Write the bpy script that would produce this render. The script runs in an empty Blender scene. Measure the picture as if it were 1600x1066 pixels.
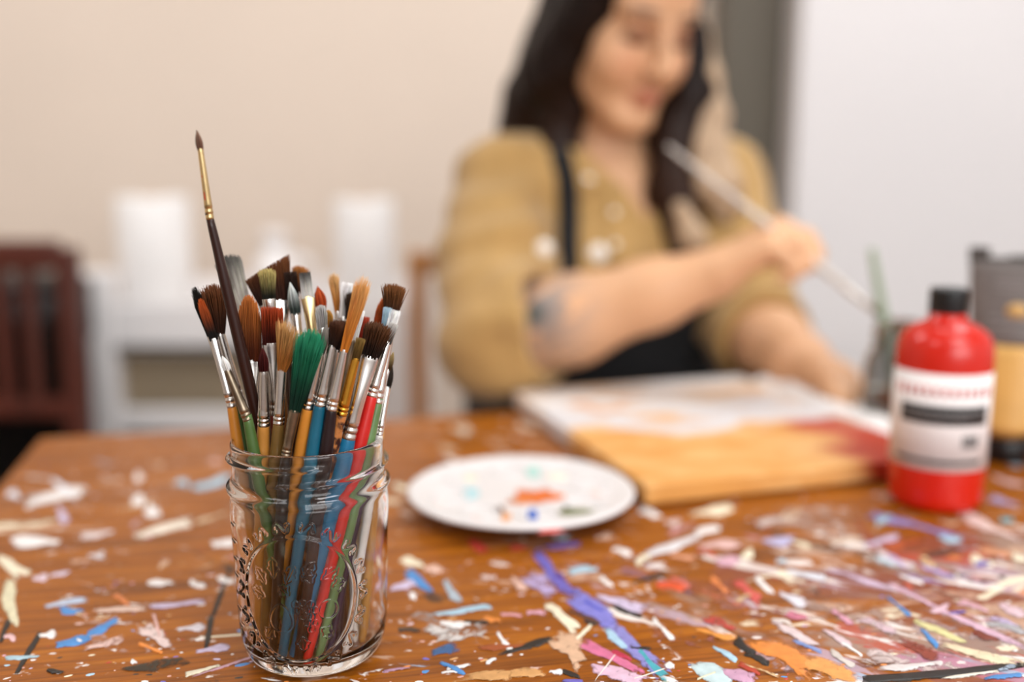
import bpy, bmesh, math, random
import numpy as np
from mathutils import Vector, Matrix, noise as mnoise

# ------------------------------------------------------------------ camera, world, light, exposure
scene = bpy.context.scene
COL = scene.collection
CAMZ, PITCH, FPX = 1.019, math.radians(10.0), 1600.0
cam_data = bpy.data.cameras.new('camera')
cam = bpy.data.objects.new('camera', cam_data)
COL.objects.link(cam)
cam.location = (0, 0, CAMZ)
cam.rotation_euler = (math.pi / 2 - PITCH, 0, 0)
cam_data.sensor_width = 36.0
cam_data.lens = 36.0
cam_data.clip_start = 0.02
cam_data.dof.use_dof = True
cam_data.dof.focus_distance = 0.528
cam_data.dof.aperture_fstop = 1.9
scene.camera = cam

world = bpy.data.worlds.new('world')
scene.world = world
world.use_nodes = True
world.node_tree.nodes['Background'].inputs[0].default_value = (1.0, 0.97, 0.94, 1)
world.node_tree.nodes['Background'].inputs[1].default_value = 1.0

vs = scene.view_settings
vs.view_transform = 'Standard'
vs.look = 'None'
vs.gamma = 1.0
vs.use_curve_mapping = False
vs.exposure = 0.15


def area_light(name, loc, rot, sx, sy, power, color):
    d = bpy.data.lights.new(name, 'AREA')
    d.shape = 'RECTANGLE'
    d.size, d.size_y, d.energy, d.color = sx, sy, power, color
    o = bpy.data.objects.new(name, d)
    COL.objects.link(o)
    o.location, o.rotation_euler = loc, rot
    return o


CEIL = 2.75
PANELS = [(-1.3, 1.5), (0.9, 1.5), (-1.3, -0.4), (0.9, -0.4)]
for i, (lx, ly) in enumerate(PANELS):
    area_light('ceiling_panel_light', (lx, ly, CEIL - 0.075), (0, 0, 0), 1.1, 0.55, (17.5, 20, 11, 27)[i], (0.91, 0.945, 0.96))
# daylight entering through the window behind the camera, to the right
area_light('window_daylight', (1.2, -2.06, 1.75), (math.radians(90), 0, 0), 2.2, 1.4, 50, (0.92, 0.955, 0.975))


# ------------------------------------------------------------------ helpers
def srgb(h):
    h = h.lstrip('#')
    out = []
    for k in (0, 2, 4):
        c = int(h[k:k + 2], 16) / 255.0
        out.append(c / 12.92 if c <= 0.04045 else ((c + 0.055) / 1.055) ** 2.4)
    return tuple(out)


def px(u, v, Y):
    """point seen at pixel (u, v) that lies at world distance Y"""
    x, y = (u - 800) / FPX, (533 - v) / FPX
    dy = math.cos(PITCH) + y * math.sin(PITCH)
    dz = -math.sin(PITCH) + y * math.cos(PITCH)
    return Vector((x / dy * Y, Y, CAMZ + dz / dy * Y))


def pz(u, v, z):
    """point seen at pixel (u, v) that lies at world height z"""
    x, y = (u - 800) / FPX, (533 - v) / FPX
    dy = math.cos(PITCH) + y * math.sin(PITCH)
    dz = -math.sin(PITCH) + y * math.cos(PITCH)
    t = (z - CAMZ) / dz
    return Vector((x * t, dy * t, z))


def link(o, parent=None):
    COL.objects.link(o)
    if parent is not None:
        o.parent = parent
    return o


def tag(o, label, cat, group=None, kind=None):
    if label:
        o['label'] = label
    if cat:
        o['category'] = cat
    if group:
        o['group'] = group
    if kind:
        o['kind'] = kind
    return o


def empty(name, loc=(0, 0, 0), rz=0.0):
    o = bpy.data.objects.new(name, None)
    o.empty_display_size = 0.05
    COL.objects.link(o)
    o.location = loc
    o.rotation_euler = (0, 0, rz)
    return o


def meshobj(name, verts, faces, mat=None, parent=None, smooth=True, cols=None):
    me = bpy.data.meshes.new(name)
    if isinstance(verts, np.ndarray):
        verts = verts.tolist()
    if isinstance(faces, np.ndarray):
        faces = faces.tolist()
    me.from_pydata([tuple(v) for v in verts], [], faces)
    if cols is not None:
        a = me.color_attributes.new('col', 'FLOAT_COLOR', 'POINT')
        arr = np.ones((len(me.vertices), 4), dtype=np.float32)
        arr[:, :3] = np.asarray(cols, dtype=np.float32)
        a.data.foreach_set('color', arr.ravel())
    if smooth:
        me.polygons.foreach_set('use_smooth', [True] * len(me.polygons))
    me.update()
    o = bpy.data.objects.new(name, me)
    if mat:
        me.materials.append(mat)
    return link(o, parent)


def bmobj(name, bm, mat=None, parent=None, smooth=False):
    me = bpy.data.meshes.new(name)
    bm.to_mesh(me)
    bm.free()
    if smooth:
        me.polygons.foreach_set('use_smooth', [True] * len(me.polygons))
    o = bpy.data.objects.new(name, me)
    if mat:
        me.materials.append(mat)
    return link(o, parent)


def box_bm(lo, hi, bevel=0.0, seg=2, bm=None):
    tmp = bmesh.new()
    bmesh.ops.create_cube(tmp, size=1.0)
    for v in tmp.verts:
        v.co = Vector([lo[k] + (v.co[k] + 0.5) * (hi[k] - lo[k]) for k in range(3)])
    if bevel > 0:
        bmesh.ops.bevel(tmp, geom=tmp.edges[:], offset=bevel, segments=seg, affect='EDGES', profile=0.6)
    if bm is None:
        return tmp
    me = bpy.data.meshes.new('tmp')
    tmp.to_mesh(me)
    tmp.free()
    bm.from_mesh(me)
    bpy.data.meshes.remove(me)
    return bm


def box(name, lo, hi, mat, parent=None, bevel=0.0, seg=2):
    return bmobj(name, box_bm(lo, hi, bevel, seg), mat, parent, smooth=False)


def loft(rings, n=20, caps=True):
    """rings: (centre, wdir, ddir, rx, ry) -> verts, faces"""
    verts, faces = [], []
    for c, w, d, rx, ry in rings:
        for k in range(n):
            a = 2 * math.pi * k / n
            verts.append(c + w * (rx * math.cos(a)) + d * (ry * math.sin(a)))
    m = len(rings)
    for i in range(m - 1):
        for k in range(n):
            k2 = (k + 1) % n
            faces.append((i * n + k, i * n + k2, (i + 1) * n + k2, (i + 1) * n + k))
    if caps:
        faces.append(tuple(range(n - 1, -1, -1)))
        faces.append(tuple((m - 1) * n + k for k in range(n)))
    return verts, faces


def lathe(profile, n=48, closed=False, sx=1.0, sy=1.0):
    """profile: (r, z) pairs. closed=True joins last ring to first (a wall with thickness)"""
    verts, faces = [], []
    for r, z in profile:
        for k in range(n):
            a = 2 * math.pi * k / n
            verts.append((r * sx * math.cos(a), r * sy * math.sin(a), z))
    m = len(profile)
    for i in range(m if closed else m - 1):
        j = (i + 1) % m
        for k in range(n):
            k2 = (k + 1) % n
            faces.append((i * n + k, i * n + k2, j * n + k2, j * n + k))
    if not closed:
        if profile[0][0] > 1e-5:
            faces.append(tuple(range(n - 1, -1, -1)))
        if profile[-1][0] > 1e-5:
            faces.append(tuple((m - 1) * n + k for k in range(n)))
    return verts, faces


def tube(points, radii, n=10):
    pts = [Vector(p) for p in points]
    rings = []
    up = Vector((0.13, 0.31, 0.94)).normalized()
    for i, p in enumerate(pts):
        t = (pts[min(i + 1, len(pts) - 1)] - pts[max(i - 1, 0)]).normalized()
        w = t.cross(up)
        if w.length < 1e-4:
            w = t.cross(Vector((1, 0, 0)))
        w.normalize()
        r = radii[i] if isinstance(radii, (list, tuple)) else radii
        rings.append((p, w, t.cross(w).normalized(), r, r))
    return loft(rings, n)


# ------------------------------------------------------------------ materials
def newmat(name):
    m = bpy.data.materials.new(name)
    m.use_nodes = True
    nt = m.node_tree
    return m, nt, nt.nodes['Principled BSDF']


def node(nt, t, **kw):
    n = nt.nodes.new(t)
    for k, v in kw.items():
        setattr(n, k, v)
    return n


def pmat(name, col, rough=0.5, metal=0.0, var=0.08, scale=30.0, bump=0.0, bscale=None, coat=0.0, trans=0.0, ior=1.45,
         sheen=0.0, stretch=None, sss=0.0):
    if isinstance(col, str):
        col = srgb(col)
    m, nt, p = newmat(name)
    tc = node(nt, 'ShaderNodeTexCoord')
    mp = node(nt, 'ShaderNodeMapping')
    if stretch:
        mp.inputs['Scale'].default_value = stretch
    nt.links.new(tc.outputs['Object'], mp.inputs['Vector'])
    nz = node(nt, 'ShaderNodeTexNoise')
    nz.inputs['Scale'].default_value = scale
    nz.inputs['Detail'].default_value = 4
    nt.links.new(mp.outputs[0], nz.inputs['Vector'])
    r = node(nt, 'ShaderNodeValToRGB')
    r.color_ramp.elements[0].position = 0.3
    r.color_ramp.elements[1].position = 0.7
    r.color_ramp.elements[0].color = tuple(max(0, c * (1 - var)) for c in col) + (1,)
    r.color_ramp.elements[1].color = tuple(min(1, c * (1 + var)) for c in col) + (1,)
    nt.links.new(nz.outputs['Fac'], r.inputs[0])
    nt.links.new(r.outputs[0], p.inputs['Base Color'])
    p.inputs['Roughness'].default_value = rough
    p.inputs['Metallic'].default_value = metal
    p.inputs['IOR'].default_value = ior
    p.inputs['Coat Weight'].default_value = coat
    p.inputs['Coat Roughness'].default_value = 0.08
    p.inputs['Transmission Weight'].default_value = trans
    p.inputs['Sheen Weight'].default_value = sheen
    if sss:
        p.inputs['Subsurface Weight'].default_value = sss
        p.inputs['Subsurface Radius'].default_value = (0.01, 0.004, 0.002)
        p.inputs['Subsurface Scale'].default_value = 1.0
    if bump > 0:
        b = node(nt, 'ShaderNodeBump')
        b.inputs['Strength'].default_value = bump
        b.inputs['Distance'].default_value = 0.002
        nb = node(nt, 'ShaderNodeTexNoise')
        nb.inputs['Scale'].default_value = bscale or scale * 4
        nb.inputs['Detail'].default_value = 5
        nt.links.new(mp.outputs[0], nb.inputs['Vector'])
        nt.links.new(nb.outputs['Fac'], b.inputs['Height'])
        nt.links.new(b.outputs[0], p.inputs['Normal'])
    return m


def attrmat(name, rough=0.5, spec=0.5, bump=0.0, bscale=200, sheen=0.0, sss=0.0, stretch=None, coat=0.0, var=0.0, vscale=60):
    """colour from the mesh's own colour layer (pigment; on the face also painted shade), broken up by fine procedural noise"""
    m, nt, p = newmat(name)
    at = node(nt, 'ShaderNodeAttribute', attribute_name='col')
    tc = node(nt, 'ShaderNodeTexCoord')
    mp = node(nt, 'ShaderNodeMapping')
    if stretch:
        mp.inputs['Scale'].default_value = stretch
    nt.links.new(tc.outputs['Object'], mp.inputs['Vector'])
    src = at.outputs['Color']
    if var > 0:
        nz = node(nt, 'ShaderNodeTexNoise')
        nz.inputs['Scale'].default_value = vscale
        nz.inputs['Detail'].default_value = 4
        nt.links.new(mp.outputs[0], nz.inputs['Vector'])
        mr = node(nt, 'ShaderNodeMapRange')
        mr.inputs[1].default_value, mr.inputs[2].default_value = 0.3, 0.7
        mr.inputs[3].default_value, mr.inputs[4].default_value = 1 - var, 1 + var
        nt.links.new(nz.outputs['Fac'], mr.inputs[0])
        mx = node(nt, 'ShaderNodeVectorMath', operation='SCALE')
        nt.links.new(src, mx.inputs[0])
        nt.links.new(mr.outputs[0], mx.inputs['Scale'])
        src = mx.outputs[0]
    nt.links.new(src, p.inputs['Base Color'])
    p.inputs['Roughness'].default_value = rough
    p.inputs['Specular IOR Level'].default_value = spec
    p.inputs['Sheen Weight'].default_value = sheen
    p.inputs['Coat Weight'].default_value = coat
    if sss:
        p.inputs['Subsurface Weight'].default_value = sss
        p.inputs['Subsurface Radius'].default_value = (0.012, 0.005, 0.003)
        p.inputs['Subsurface Scale'].default_value = 0.6
    if bump > 0:
        b = node(nt, 'ShaderNodeBump')
        b.inputs['Strength'].default_value = bump
        b.inputs['Distance'].default_value = 0.002
        nb = node(nt, 'ShaderNodeTexNoise')
        nb.inputs['Scale'].default_value = bscale
        nt.links.new(mp.outputs[0], nb.inputs['Vector'])
        nt.links.new(nb.outputs['Fac'], b.inputs['Height'])
        nt.links.new(b.outputs[0], p.inputs['Normal'])
    return m


M = {}
M['wall'] = pmat('beige_wall_paint', '#e6d5c6', 0.85, var=0.015, scale=3, bump=0.05, bscale=300)
M['white_wall'] = pmat('white_wall_paint', '#dfdada', 0.75, var=0.012, scale=3, bump=0.05, bscale=300)
M['grey_trim'] = pmat('dark_grey_paint', '#5b5347', 0.6, var=0.04, scale=6)
M['floor'] = pmat('floor_vinyl', '#6a5c50', 0.5, var=0.1, scale=5)
M['ceiling'] = pmat('ceiling_tile', '#efe9e0', 0.9, var=0.02, scale=20, bump=0.2)
M['white_plastic'] = pmat('white_plastic', '#f0ebea', 0.4, var=0.02, scale=10)
M['paper'] = pmat('white_paper', '#f4f0ee', 0.8, var=0.02, scale=30, bump=0.15, bscale=120)
M['dark_wood'] = pmat('dark_red_brown_wood', '#562417', 0.45, var=0.3, scale=14, stretch=(1, 1, 0.15))
M['oak'] = pmat('light_oak_wood', '#c08650', 0.5, var=0.16, scale=12, stretch=(1, 1, 0.15))
M['black'] = pmat('black_plastic', '#101010', 0.4, var=0.1)
M['black_cloth'] = pmat('black_cotton', '#0d0d10', 0.9, var=0.15, scale=60, sheen=0.1, bump=0.2, bscale=600)
M['khaki'] = pmat('khaki_fabric', '#a3927a', 0.9, var=0.06, scale=40, bump=0.2)
M['steel'] = pmat('brushed_aluminium', '#d9d4cf', 0.22, metal=1.0, var=0.06, scale=60)
M['brass'] = pmat('brass_ferrule', '#d39a3a', 0.25, metal=1.0, var=0.12, scale=90)
M['dullmetal'] = pmat('tarnished_ferrule', '#8e7f6c', 0.33, metal=1.0, var=0.25, scale=160)
M['glass'] = pmat('clear_jar_glass', (0.985, 0.99, 0.985), 0.0, var=0.0, trans=1.0, ior=1.42)
M['water'] = pmat('murky_rinse_water', (0.74, 0.72, 0.66), 0.02, var=0.05, scale=20, trans=0.92, ior=1.33)
M['bristle'] = attrmat('bristle_hair', 0.6, 0.18)
M['handle'] = attrmat('lacquered_handle', 0.34, 0.35, coat=0.1, var=0.12, vscale=90)

# ------------------------------------------------------------------ the room
def struct(o, label=None):
    o['kind'] = 'structure'
    if label:
        o['label'] = label
    return o


XL, XR, YF, YB = -2.6, 2.6, -2.1, 2.7
struct(box('floor', (XL - .1, YF - .1, -0.1), (XR + .1, YB + .1, 0), M['floor']))
struct(box('ceiling', (XL - .1, YF - .1, CEIL), (XR + .1, YB + .1, CEIL + .1), M['ceiling']))
struct(box('wall_back', (XL - .1, YB, 0), (XR + .1, YB + .1, CEIL), M['wall']), 'plain beige painted back wall')
struct(box('wall_left', (XL - .1, YF, 0), (XL, YB, CEIL), M['wall']))
struct(box('wall_right', (XR, YF, 0), (XR + .1, YB, CEIL), M['white_wall']))
# front wall (behind the camera) with a window opening
WX0, WX1, WZ0, WZ1 = 0.1, 2.3, 1.05, 2.45
wf = bmesh.new()
for lo, hi in (((XL - .1, YF - .1, 0), (WX0, YF, CEIL)), ((WX1, YF - .1, 0), (XR + .1, YF, CEIL)),
               ((WX0, YF - .1, 0), (WX1, YF, WZ0)), ((WX0, YF - .1, WZ1), (WX1, YF, CEIL))):
    box_bm(lo, hi, bm=wf)
struct(bmobj('wall_front', wf, M['white_wall']))
win = struct(empty('window_1', ((WX0 + WX1) / 2, YF - 0.05, WZ0)))
fr = bmesh.new()
hw = (WX1 - WX0) / 2
for lo, hi in (((-hw, -.03, 0), (-hw + .05, .03, 1.4)), ((hw - .05, -.03, 0), (hw, .03, 1.4)), ((-.025, -.03, 0), (.025, .03, 1.4)),
               ((-hw, -.03, 0), (hw, .03, .05)), ((-hw, -.03, 1.35), (hw, .03, 1.4))):
    box_bm(lo, hi, bm=fr)
bmobj('window_frame', fr, M['white_plastic'], win)
# white partition that stands forward of the back wall on the right, with a dark grey door jamb beside it
pL = px(1241, 300, 2.42).x
pG = px(1121, 300, 2.55).x
struct(box('wall_partition', (pL, 2.42, 0), (XR, YB, CEIL), M['white_wall']), 'white wall panel on the right of the room')
struct(box('trim_1', (pG, 2.55, 0), (pL, YB, CEIL), M['grey_trim'], bevel=0.004), 'dark grey upright jamb between beige and white walls')
struct(box('baseboard_back', (XL, YB - .014, 0), (pG, YB, .1), M['white_plastic'], bevel=0.003))
# ceiling light panels
for i, (lx, ly) in enumerate(PANELS):
    e = empty('ceiling_light', (lx, ly, CEIL - .07))
    tag(e, 'rectangular white ceiling light panel above the %s' % (['left of the back wall', 'grey jamb and partition', 'left end of the room behind the camera', 'window end behind the camera'][i]), 'ceiling light', 'ceiling light panels')
    f = bmesh.new()
    for lo, hi in (((-.62, -.34, 0), (-.56, .34, .07)), ((.56, -.34, 0), (.62, .34, .07)), ((-.56, -.34, 0), (.56, -.285, .07)), ((-.56, .285, 0), (.56, .34, .07)), ((-.56, -.285, .05), (.56, .285, .07))):
        box_bm(lo, hi, bm=f)
    bmobj('frame', f, M['white_plastic'], e)
# ------------------------------------------------------------------ paint-spattered table
TZ = 0.75
TYAW = math.radians(12.5)
corner = pz(62, 684, TZ)
ex, ey = Vector((math.cos(TYAW), math.sin(TYAW), 0)), Vector((-math.sin(TYAW), math.cos(TYAW), 0))
TL, TD = 1.72, 0.82


def table_material():
    m, nt, p = newmat('varnished_paint_stained_wood')
    L = nt.links.new
    tc = node(nt, 'ShaderNodeTexCoord')

    def noise(scale, detail=5, sc=(1, 1, 1), off=(0, 0, 0), rough=0.55, dist=0.0):
        mp = node(nt, 'ShaderNodeMapping')
        mp.inputs['Scale'].default_value = sc
        mp.inputs['Location'].default_value = off
        L(tc.outputs['Object'], mp.inputs['Vector'])
        n = node(nt, 'ShaderNodeTexNoise')
        n.inputs['Scale'].default_value = scale
        n.inputs['Detail'].default_value = detail
        n.inputs['Roughness'].default_value = rough
        n.inputs['Distortion'].default_value = dist
        L(mp.outputs[0], n.inputs['Vector'])
        return n.outputs['Fac']

    def ramp(src, stops):
        r = node(nt, 'ShaderNodeValToRGB')
        els = r.color_ramp.elements
        while len(els) < len(stops):
            els.new(0.5)
        for e, (pos, c) in zip(els, stops):
            e.position = pos
            e.color = (srgb(c) if isinstance(c, str) else (c, c, c)) + (1,)
        L(src, r.inputs[0])
        return r.outputs[0]

    def mix(fac, a, b):
        x = node(nt, 'ShaderNodeMix', data_type='RGBA')
        L(fac, x.inputs['Factor'])
        L(a, x.inputs['A'])
        L(b, x.inputs['B'])
        return x.outputs['Result']

    def mul(a, b):
        x = node(nt, 'ShaderNodeMath', operation='MULTIPLY')
        L(a, x.inputs[0])
        L(b, x.inputs[1])
        return x.outputs[0]

    grain = ramp(noise(9, 8, (0.7, 9, 1), dist=0.6), [(0.28, '#3a1802'), (0.5, '#8e4c05'), (0.72, '#bd720e')])
    fine = ramp(noise(60, 6, (0.35, 8, 1)), [(0.3, '#552503'), (0.7, '#b5650b')])
    h = node(nt, 'ShaderNodeValue')
    h.outputs[0].default_value = 0.4
    col = mix(h.outputs[0], grain, fine)
    # rubbed-in haze of old paint, stronger towards the right-hand end of the table
    sep = node(nt, 'ShaderNodeSeparateXYZ')
    L(tc.outputs['Object'], sep.inputs[0])
    wr = node(nt, 'ShaderNodeMapRange')
    wr.inputs[1].default_value, wr.inputs[2].default_value = 0.26, 0.60
    wr.inputs[3].default_value, wr.inputs[4].default_value = 0.0, 1.0
    L(sep.outputs[0], wr.inputs[0])
    yr = node(nt, 'ShaderNodeMapRange')
    yr.inputs[1].default_value, yr.inputs[2].default_value = -0.33, -0.50
    yr.inputs[3].default_value, yr.inputs[4].default_value = 0.0, 1.0
    L(sep.outputs[1], yr.inputs[0])
    zone = mul(wr.outputs[0], yr.outputs[0])
    # many thin scraped films of old paint, one over another; each breaks off along its own ragged edge
    def film(hexcol, scale, stretch, rot, off, thr, opac, left):
        mp = node(nt, 'ShaderNodeMapping')
        mp.vector_type = 'TEXTURE'
        mp.inputs['Rotation'].default_value = (0, 0, math.radians(rot))
        mp.inputs['Scale'].default_value = (stretch, 1, 1)
        mp.inputs['Location'].default_value = off
        L(tc.outputs['Object'], mp.inputs['Vector'])
        n = node(nt, 'ShaderNodeTexNoise')
        n.inputs['Scale'].default_value = scale
        n.inputs['Detail'].default_value = 7
        n.inputs['Roughness'].default_value = 0.62
        n.inputs['Distortion'].default_value = 0.7
        L(mp.outputs[0], n.inputs['Vector'])
        z = node(nt, 'ShaderNodeMath', operation='MULTIPLY_ADD')
        z.inputs[1].default_value, z.inputs[2].default_value = left, -left
        L(zone, z.inputs[0])
        ad = node(nt, 'ShaderNodeMath', operation='ADD')
        L(n.outputs['Fac'], ad.inputs[0])
        L(z.outputs[0], ad.inputs[1])
        r = node(nt, 'ShaderNodeMapRange', interpolation_type='SMOOTHSTEP')
        r.inputs[1].default_value, r.inputs[2].default_value = thr - .030, thr + .018
        r.inputs[4].default_value = opac
        L(ad.outputs[0], r.inputs[0])
        rgb = node(nt, 'ShaderNodeRGB')
        rgb.outputs[0].default_value = srgb(hexcol) + (1,)
        return r.outputs[0], rgb.outputs[0]

    for spec in (('#7c4034', 6, 2.2, -50, (1, 2, 0), .50, .70, .22), ('#9a8478', 8, 2.4, -40, (3, 1, 0), .52, .72, .20), ('#8a5f66', 10, 2.2, -55, (5, 4, 0), .54, .70, .20), ('#b04a34', 12, 1.8, -30, (2, 7, 0), .575, .8, .2),
                 ('#b39aa8', 16, 3.0, -50, (8, 3, 0), .57, .8, .14), ('#d98842', 13, 1.8, -45, (4, 9, 0), .60, .85, .2), ('#c09a82', 22, 2.6, -20, (6, 6, 0), .585, .8, .06), ('#3a2418', 17, 3.2, -60, (9, 8, 0), .615, .85, .05),
                 ('#b57f94', 19, 3.0, -52, (7, 2, 0), .60, .85, .16), ('#9fb2c8', 20, 2.6, -48, (1, 8, 0), .62, .85, .12), ('#e7ddd6', 24, 3.2, -46, (2, 3, 0), .60, .9, .08), ('#e8dcc0', 30, 2.4, 10, (5, 9, 0), .625, .9, .05),
                 ('#8f86c0', 22, 3.0, -45, (3, 6, 0), .64, .8, .14), ('#e9e3e0', 44, 2.2, -35, (8, 8, 0), .635, .9, .04)):
        f_, c_ = film(*spec)
        col = mix(f_, col, c_)
    # small pale flecks everywhere
    fl = ramp(noise(75, 3, (1, 1.5, 1), (9, 3, 0)), [(0.66, 0.0), (0.71, 0.8)])
    hue3 = ramp(noise(30, 2, (1, 1, 1), (4, 4, 0)), [(0.35, '#e9d9cf'), (0.5, '#f0ece8'), (0.62, '#d8b8ac')])
    col = mix(fl, col, hue3)
    L(col, p.inputs['Base Color'])
    p.inputs['Specular IOR Level'].default_value = 0.3
    rr = node(nt, 'ShaderNodeMapRange')
    rr.inputs[3].default_value, rr.inputs[4].default_value = 0.24, 0.5
    L(noise(18, 4, (1, 2, 1)), rr.inputs[0])
    L(rr.outputs[0], p.inputs['Roughness'])
    b = node(nt, 'ShaderNodeBump')
    b.inputs['Strength'].default_value = 0.25
    b.inputs['Distance'].default_value = 0.001
    L(noise(70, 6, (0.5, 4, 1)), b.inputs['Height'])
    L(b.outputs[0], p.inputs['Normal'])
    return m


M['table'] = table_material()
table = empty('work_table', (corner.x, corner.y, 0), TYAW)
tag(table, 'brown varnished wooden work table covered in dried paint smears', 'table')
# tabletop origin at the far-left corner of its surface
top = box('tabletop', (0, -TD, -0.034), (TL, 0, 0), M['table'], table, bevel=0.004, seg=3)
top.location = (0, 0, TZ)
M['table_leg'] = pmat('brown_table_wood', '#6e3a16', 0.45, var=0.2, scale=12, stretch=(1, 1, .2))
for lx, ly in ((.06, -.06), (TL - .12, -.06), (.06, -TD + .0), (TL - .12, -TD + .0)):
    yy = ly - .06 if ly > -.5 else ly + .06
    o = box('leg', (lx, min(ly, yy), 0), (lx + .06, max(ly, yy), TZ - .034), M['table_leg'], table, bevel=.004)
ap = bmesh.new()
for lo, hi in (((.12, -.085, .62), (TL - .12, -.065, TZ - .034)), ((.12, -TD + .02, .62), (TL - .12, -TD + .04, TZ - .034)),
               ((.08, -TD + .06, .62), (.1, -.12, TZ - .034)), ((TL - .1, -TD + .06, .62), (TL - .08, -.12, TZ - .034))):
    box_bm(lo, hi, bm=ap)
bmobj('apron_rail', ap, M['table_leg'], table)


def mark_material():
    m, nt, p = newmat('dried_paint')
    L = nt.links.new
    oi = node(nt, 'ShaderNodeObjectInfo')
    tc = node(nt, 'ShaderNodeTexCoord')
    n1 = node(nt, 'ShaderNodeTexNoise')
    n1.inputs['Scale'].default_value = 140
    n1.inputs['Detail'].default_value = 4
    L(tc.outputs['Object'], n1.inputs['Vector'])
    mr = node(nt, 'ShaderNodeMapRange')
    mr.inputs[1].default_value, mr.inputs[2].default_value = 0.3, 0.7
    mr.inputs[3].default_value, mr.inputs[4].default_value = 0.84, 1.1
    L(n1.outputs['Fac'], mr.inputs[0])
    sc = node(nt, 'ShaderNodeVectorMath', operation='SCALE')
    L(oi.outputs['Color'], sc.inputs[0])
    L(mr.outputs[0], sc.inputs['Scale'])
    L(sc.outputs[0], p.inputs['Base Color'])
    p.inputs['Roughness'].default_value = 0.42
    p.inputs['Specular IOR Level'].default_value = 0.3
    # scraped, dry-brushed film: the coat breaks up where it is thin (object alpha = cover)
    n2 = node(nt, 'ShaderNodeTexNoise')
    n2.inputs['Scale'].default_value = 90
    n2.inputs['Detail'].default_value = 6
    n2.inputs['Roughness'].default_value = 0.65
    n2.inputs['Distortion'].default_value = 0.8
    L(tc.outputs['Object'], n2.inputs['Vector'])
    ad = node(nt, 'ShaderNodeMath', operation='ADD')
    ed = node(nt, 'ShaderNodeAttribute', attribute_name='col')
    em = node(nt, 'ShaderNodeMath', operation='MULTIPLY_ADD')
    em.inputs[1].default_value, em.inputs[2].default_value = 0.30, -0.14
    L(ed.outputs['Fac'], em.inputs[0])
    e2 = node(nt, 'ShaderNodeMath', operation='ADD')
    L(em.outputs[0], e2.inputs[0])
    L(n2.outputs['Fac'], e2.inputs[1])
    L(e2.outputs[0], ad.inputs[0])
    L(oi.outputs['Alpha'], ad.inputs[1])
    r = node(nt, 'ShaderNodeMapRange')
    r.inputs[1].default_value, r.inputs[2].default_value = 0.98, 1.14
    r.inputs[4].default_value = 0.94
    L(ad.outputs[0], r.inputs[0])
    L(r.outputs[0], p.inputs['Alpha'])
    return m


M['mark'] = mark_material()
rng = random.Random(11)
mark_h = [0.00025]


def mark_geo(u0, v0, u1, v1, w, seed, rough=0.35, n=18):
    """outline of a paint stroke from pixel to pixel, laid on the table plane"""
    r = random.Random(seed)
    L = math.hypot(u1 - u0, v1 - v0)
    if L < 1e-3:
        tx, ty = 1, 0
    else:
        tx, ty = (u1 - u0) / L, (v1 - v0) / L
    nx, ny = -ty, tx
    # the vertical half-width is squeezed by the low view
    hw = w / 2
    ph = [r.uniform(0, 6.28) for _ in range(4)]
    out = []
    for k in range(n):
        a = 2 * math.pi * k / n
        ca, sa = math.cos(a), math.sin(a)
        sc_ = 1 + rough * (0.5 * math.sin(2 * a + ph[0]) + 0.45 * math.sin(3 * a + ph[1]) + 0.35 * math.sin(5 * a + ph[2])) + rough * r.uniform(-.35, .35)
        lx = (L / 2) * max(-1, min(1, ca * 1.5)) + hw * 0.7 * ca * sc_
        ly = hw * sa * sc_ * (1 + 0.2 * math.sin(ca * 3 + ph[3]))
        u = (u0 + u1) / 2 + tx * lx + nx * ly
        v = (v0 + v1) / 2 + ty * lx + ny * ly
        out.append((u, v))
    return out


def mark(u0, v0, u1, v1, w, colr, cover=1.0, rough=0.35, n=18):
    mark_h[0] += 0.0000022
    pts = mark_geo(u0, v0, u1, v1, w, rng.random(), rough, n)
    P3 = [pz(u, v, TZ) for u, v in pts]
    c = sum(P3, Vector()) / len(P3)
    hgt = mark_h[0]
    verts = [p - c for p in P3] + [(p - c) * 0.94 + Vector((0, 0, hgt)) for p in P3] + [(p - c) * 0.55 + Vector((0, 0, hgt * 1.25)) for p in P3]
    k = len(P3)
    faces = []
    for j in range(2):
        for i in range(k):
            faces.append((j * k + i, j * k + (i + 1) % k, (j + 1) * k + (i + 1) % k, (j + 1) * k + i))
    faces.append(tuple(2 * k + i for i in range(k)))
    a = sum((P3[i].x * P3[(i + 1) % k].y - P3[(i + 1) % k].x * P3[i].y) for i in range(k))
    if a < 0:
        faces = [tuple(reversed(f)) for f in faces]
    o = meshobj('paint_mark', verts, faces, M['mark'], table, cols=[(0, 0, 0)] * k + [(.25, .25, .25)] * k + [(1, 1, 1)] * k)
    # world -> table space
    o.matrix_parent_inverse = (Matrix.Translation((corner.x, corner.y, 0)) @ Matrix.Rotation(TYAW, 4, 'Z')).inverted()
    o.location = c
    o.color = srgb(colr) + (cover,)
    return o


WH, LI, PB, BL, CR, BK, PK, OR, RD, PU, MV, TE, TN, DB = ('#efe9e6', '#c9b9d2', '#a9c9da', '#4f8ac6', '#eadfc4', '#2b2622', '#d9a3b4',
                                                     '#e0883f', '#b33a30', '#6f66b8', '#a37480', '#4aa3b0', '#cf9a62', '#3c5f8c')
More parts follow.
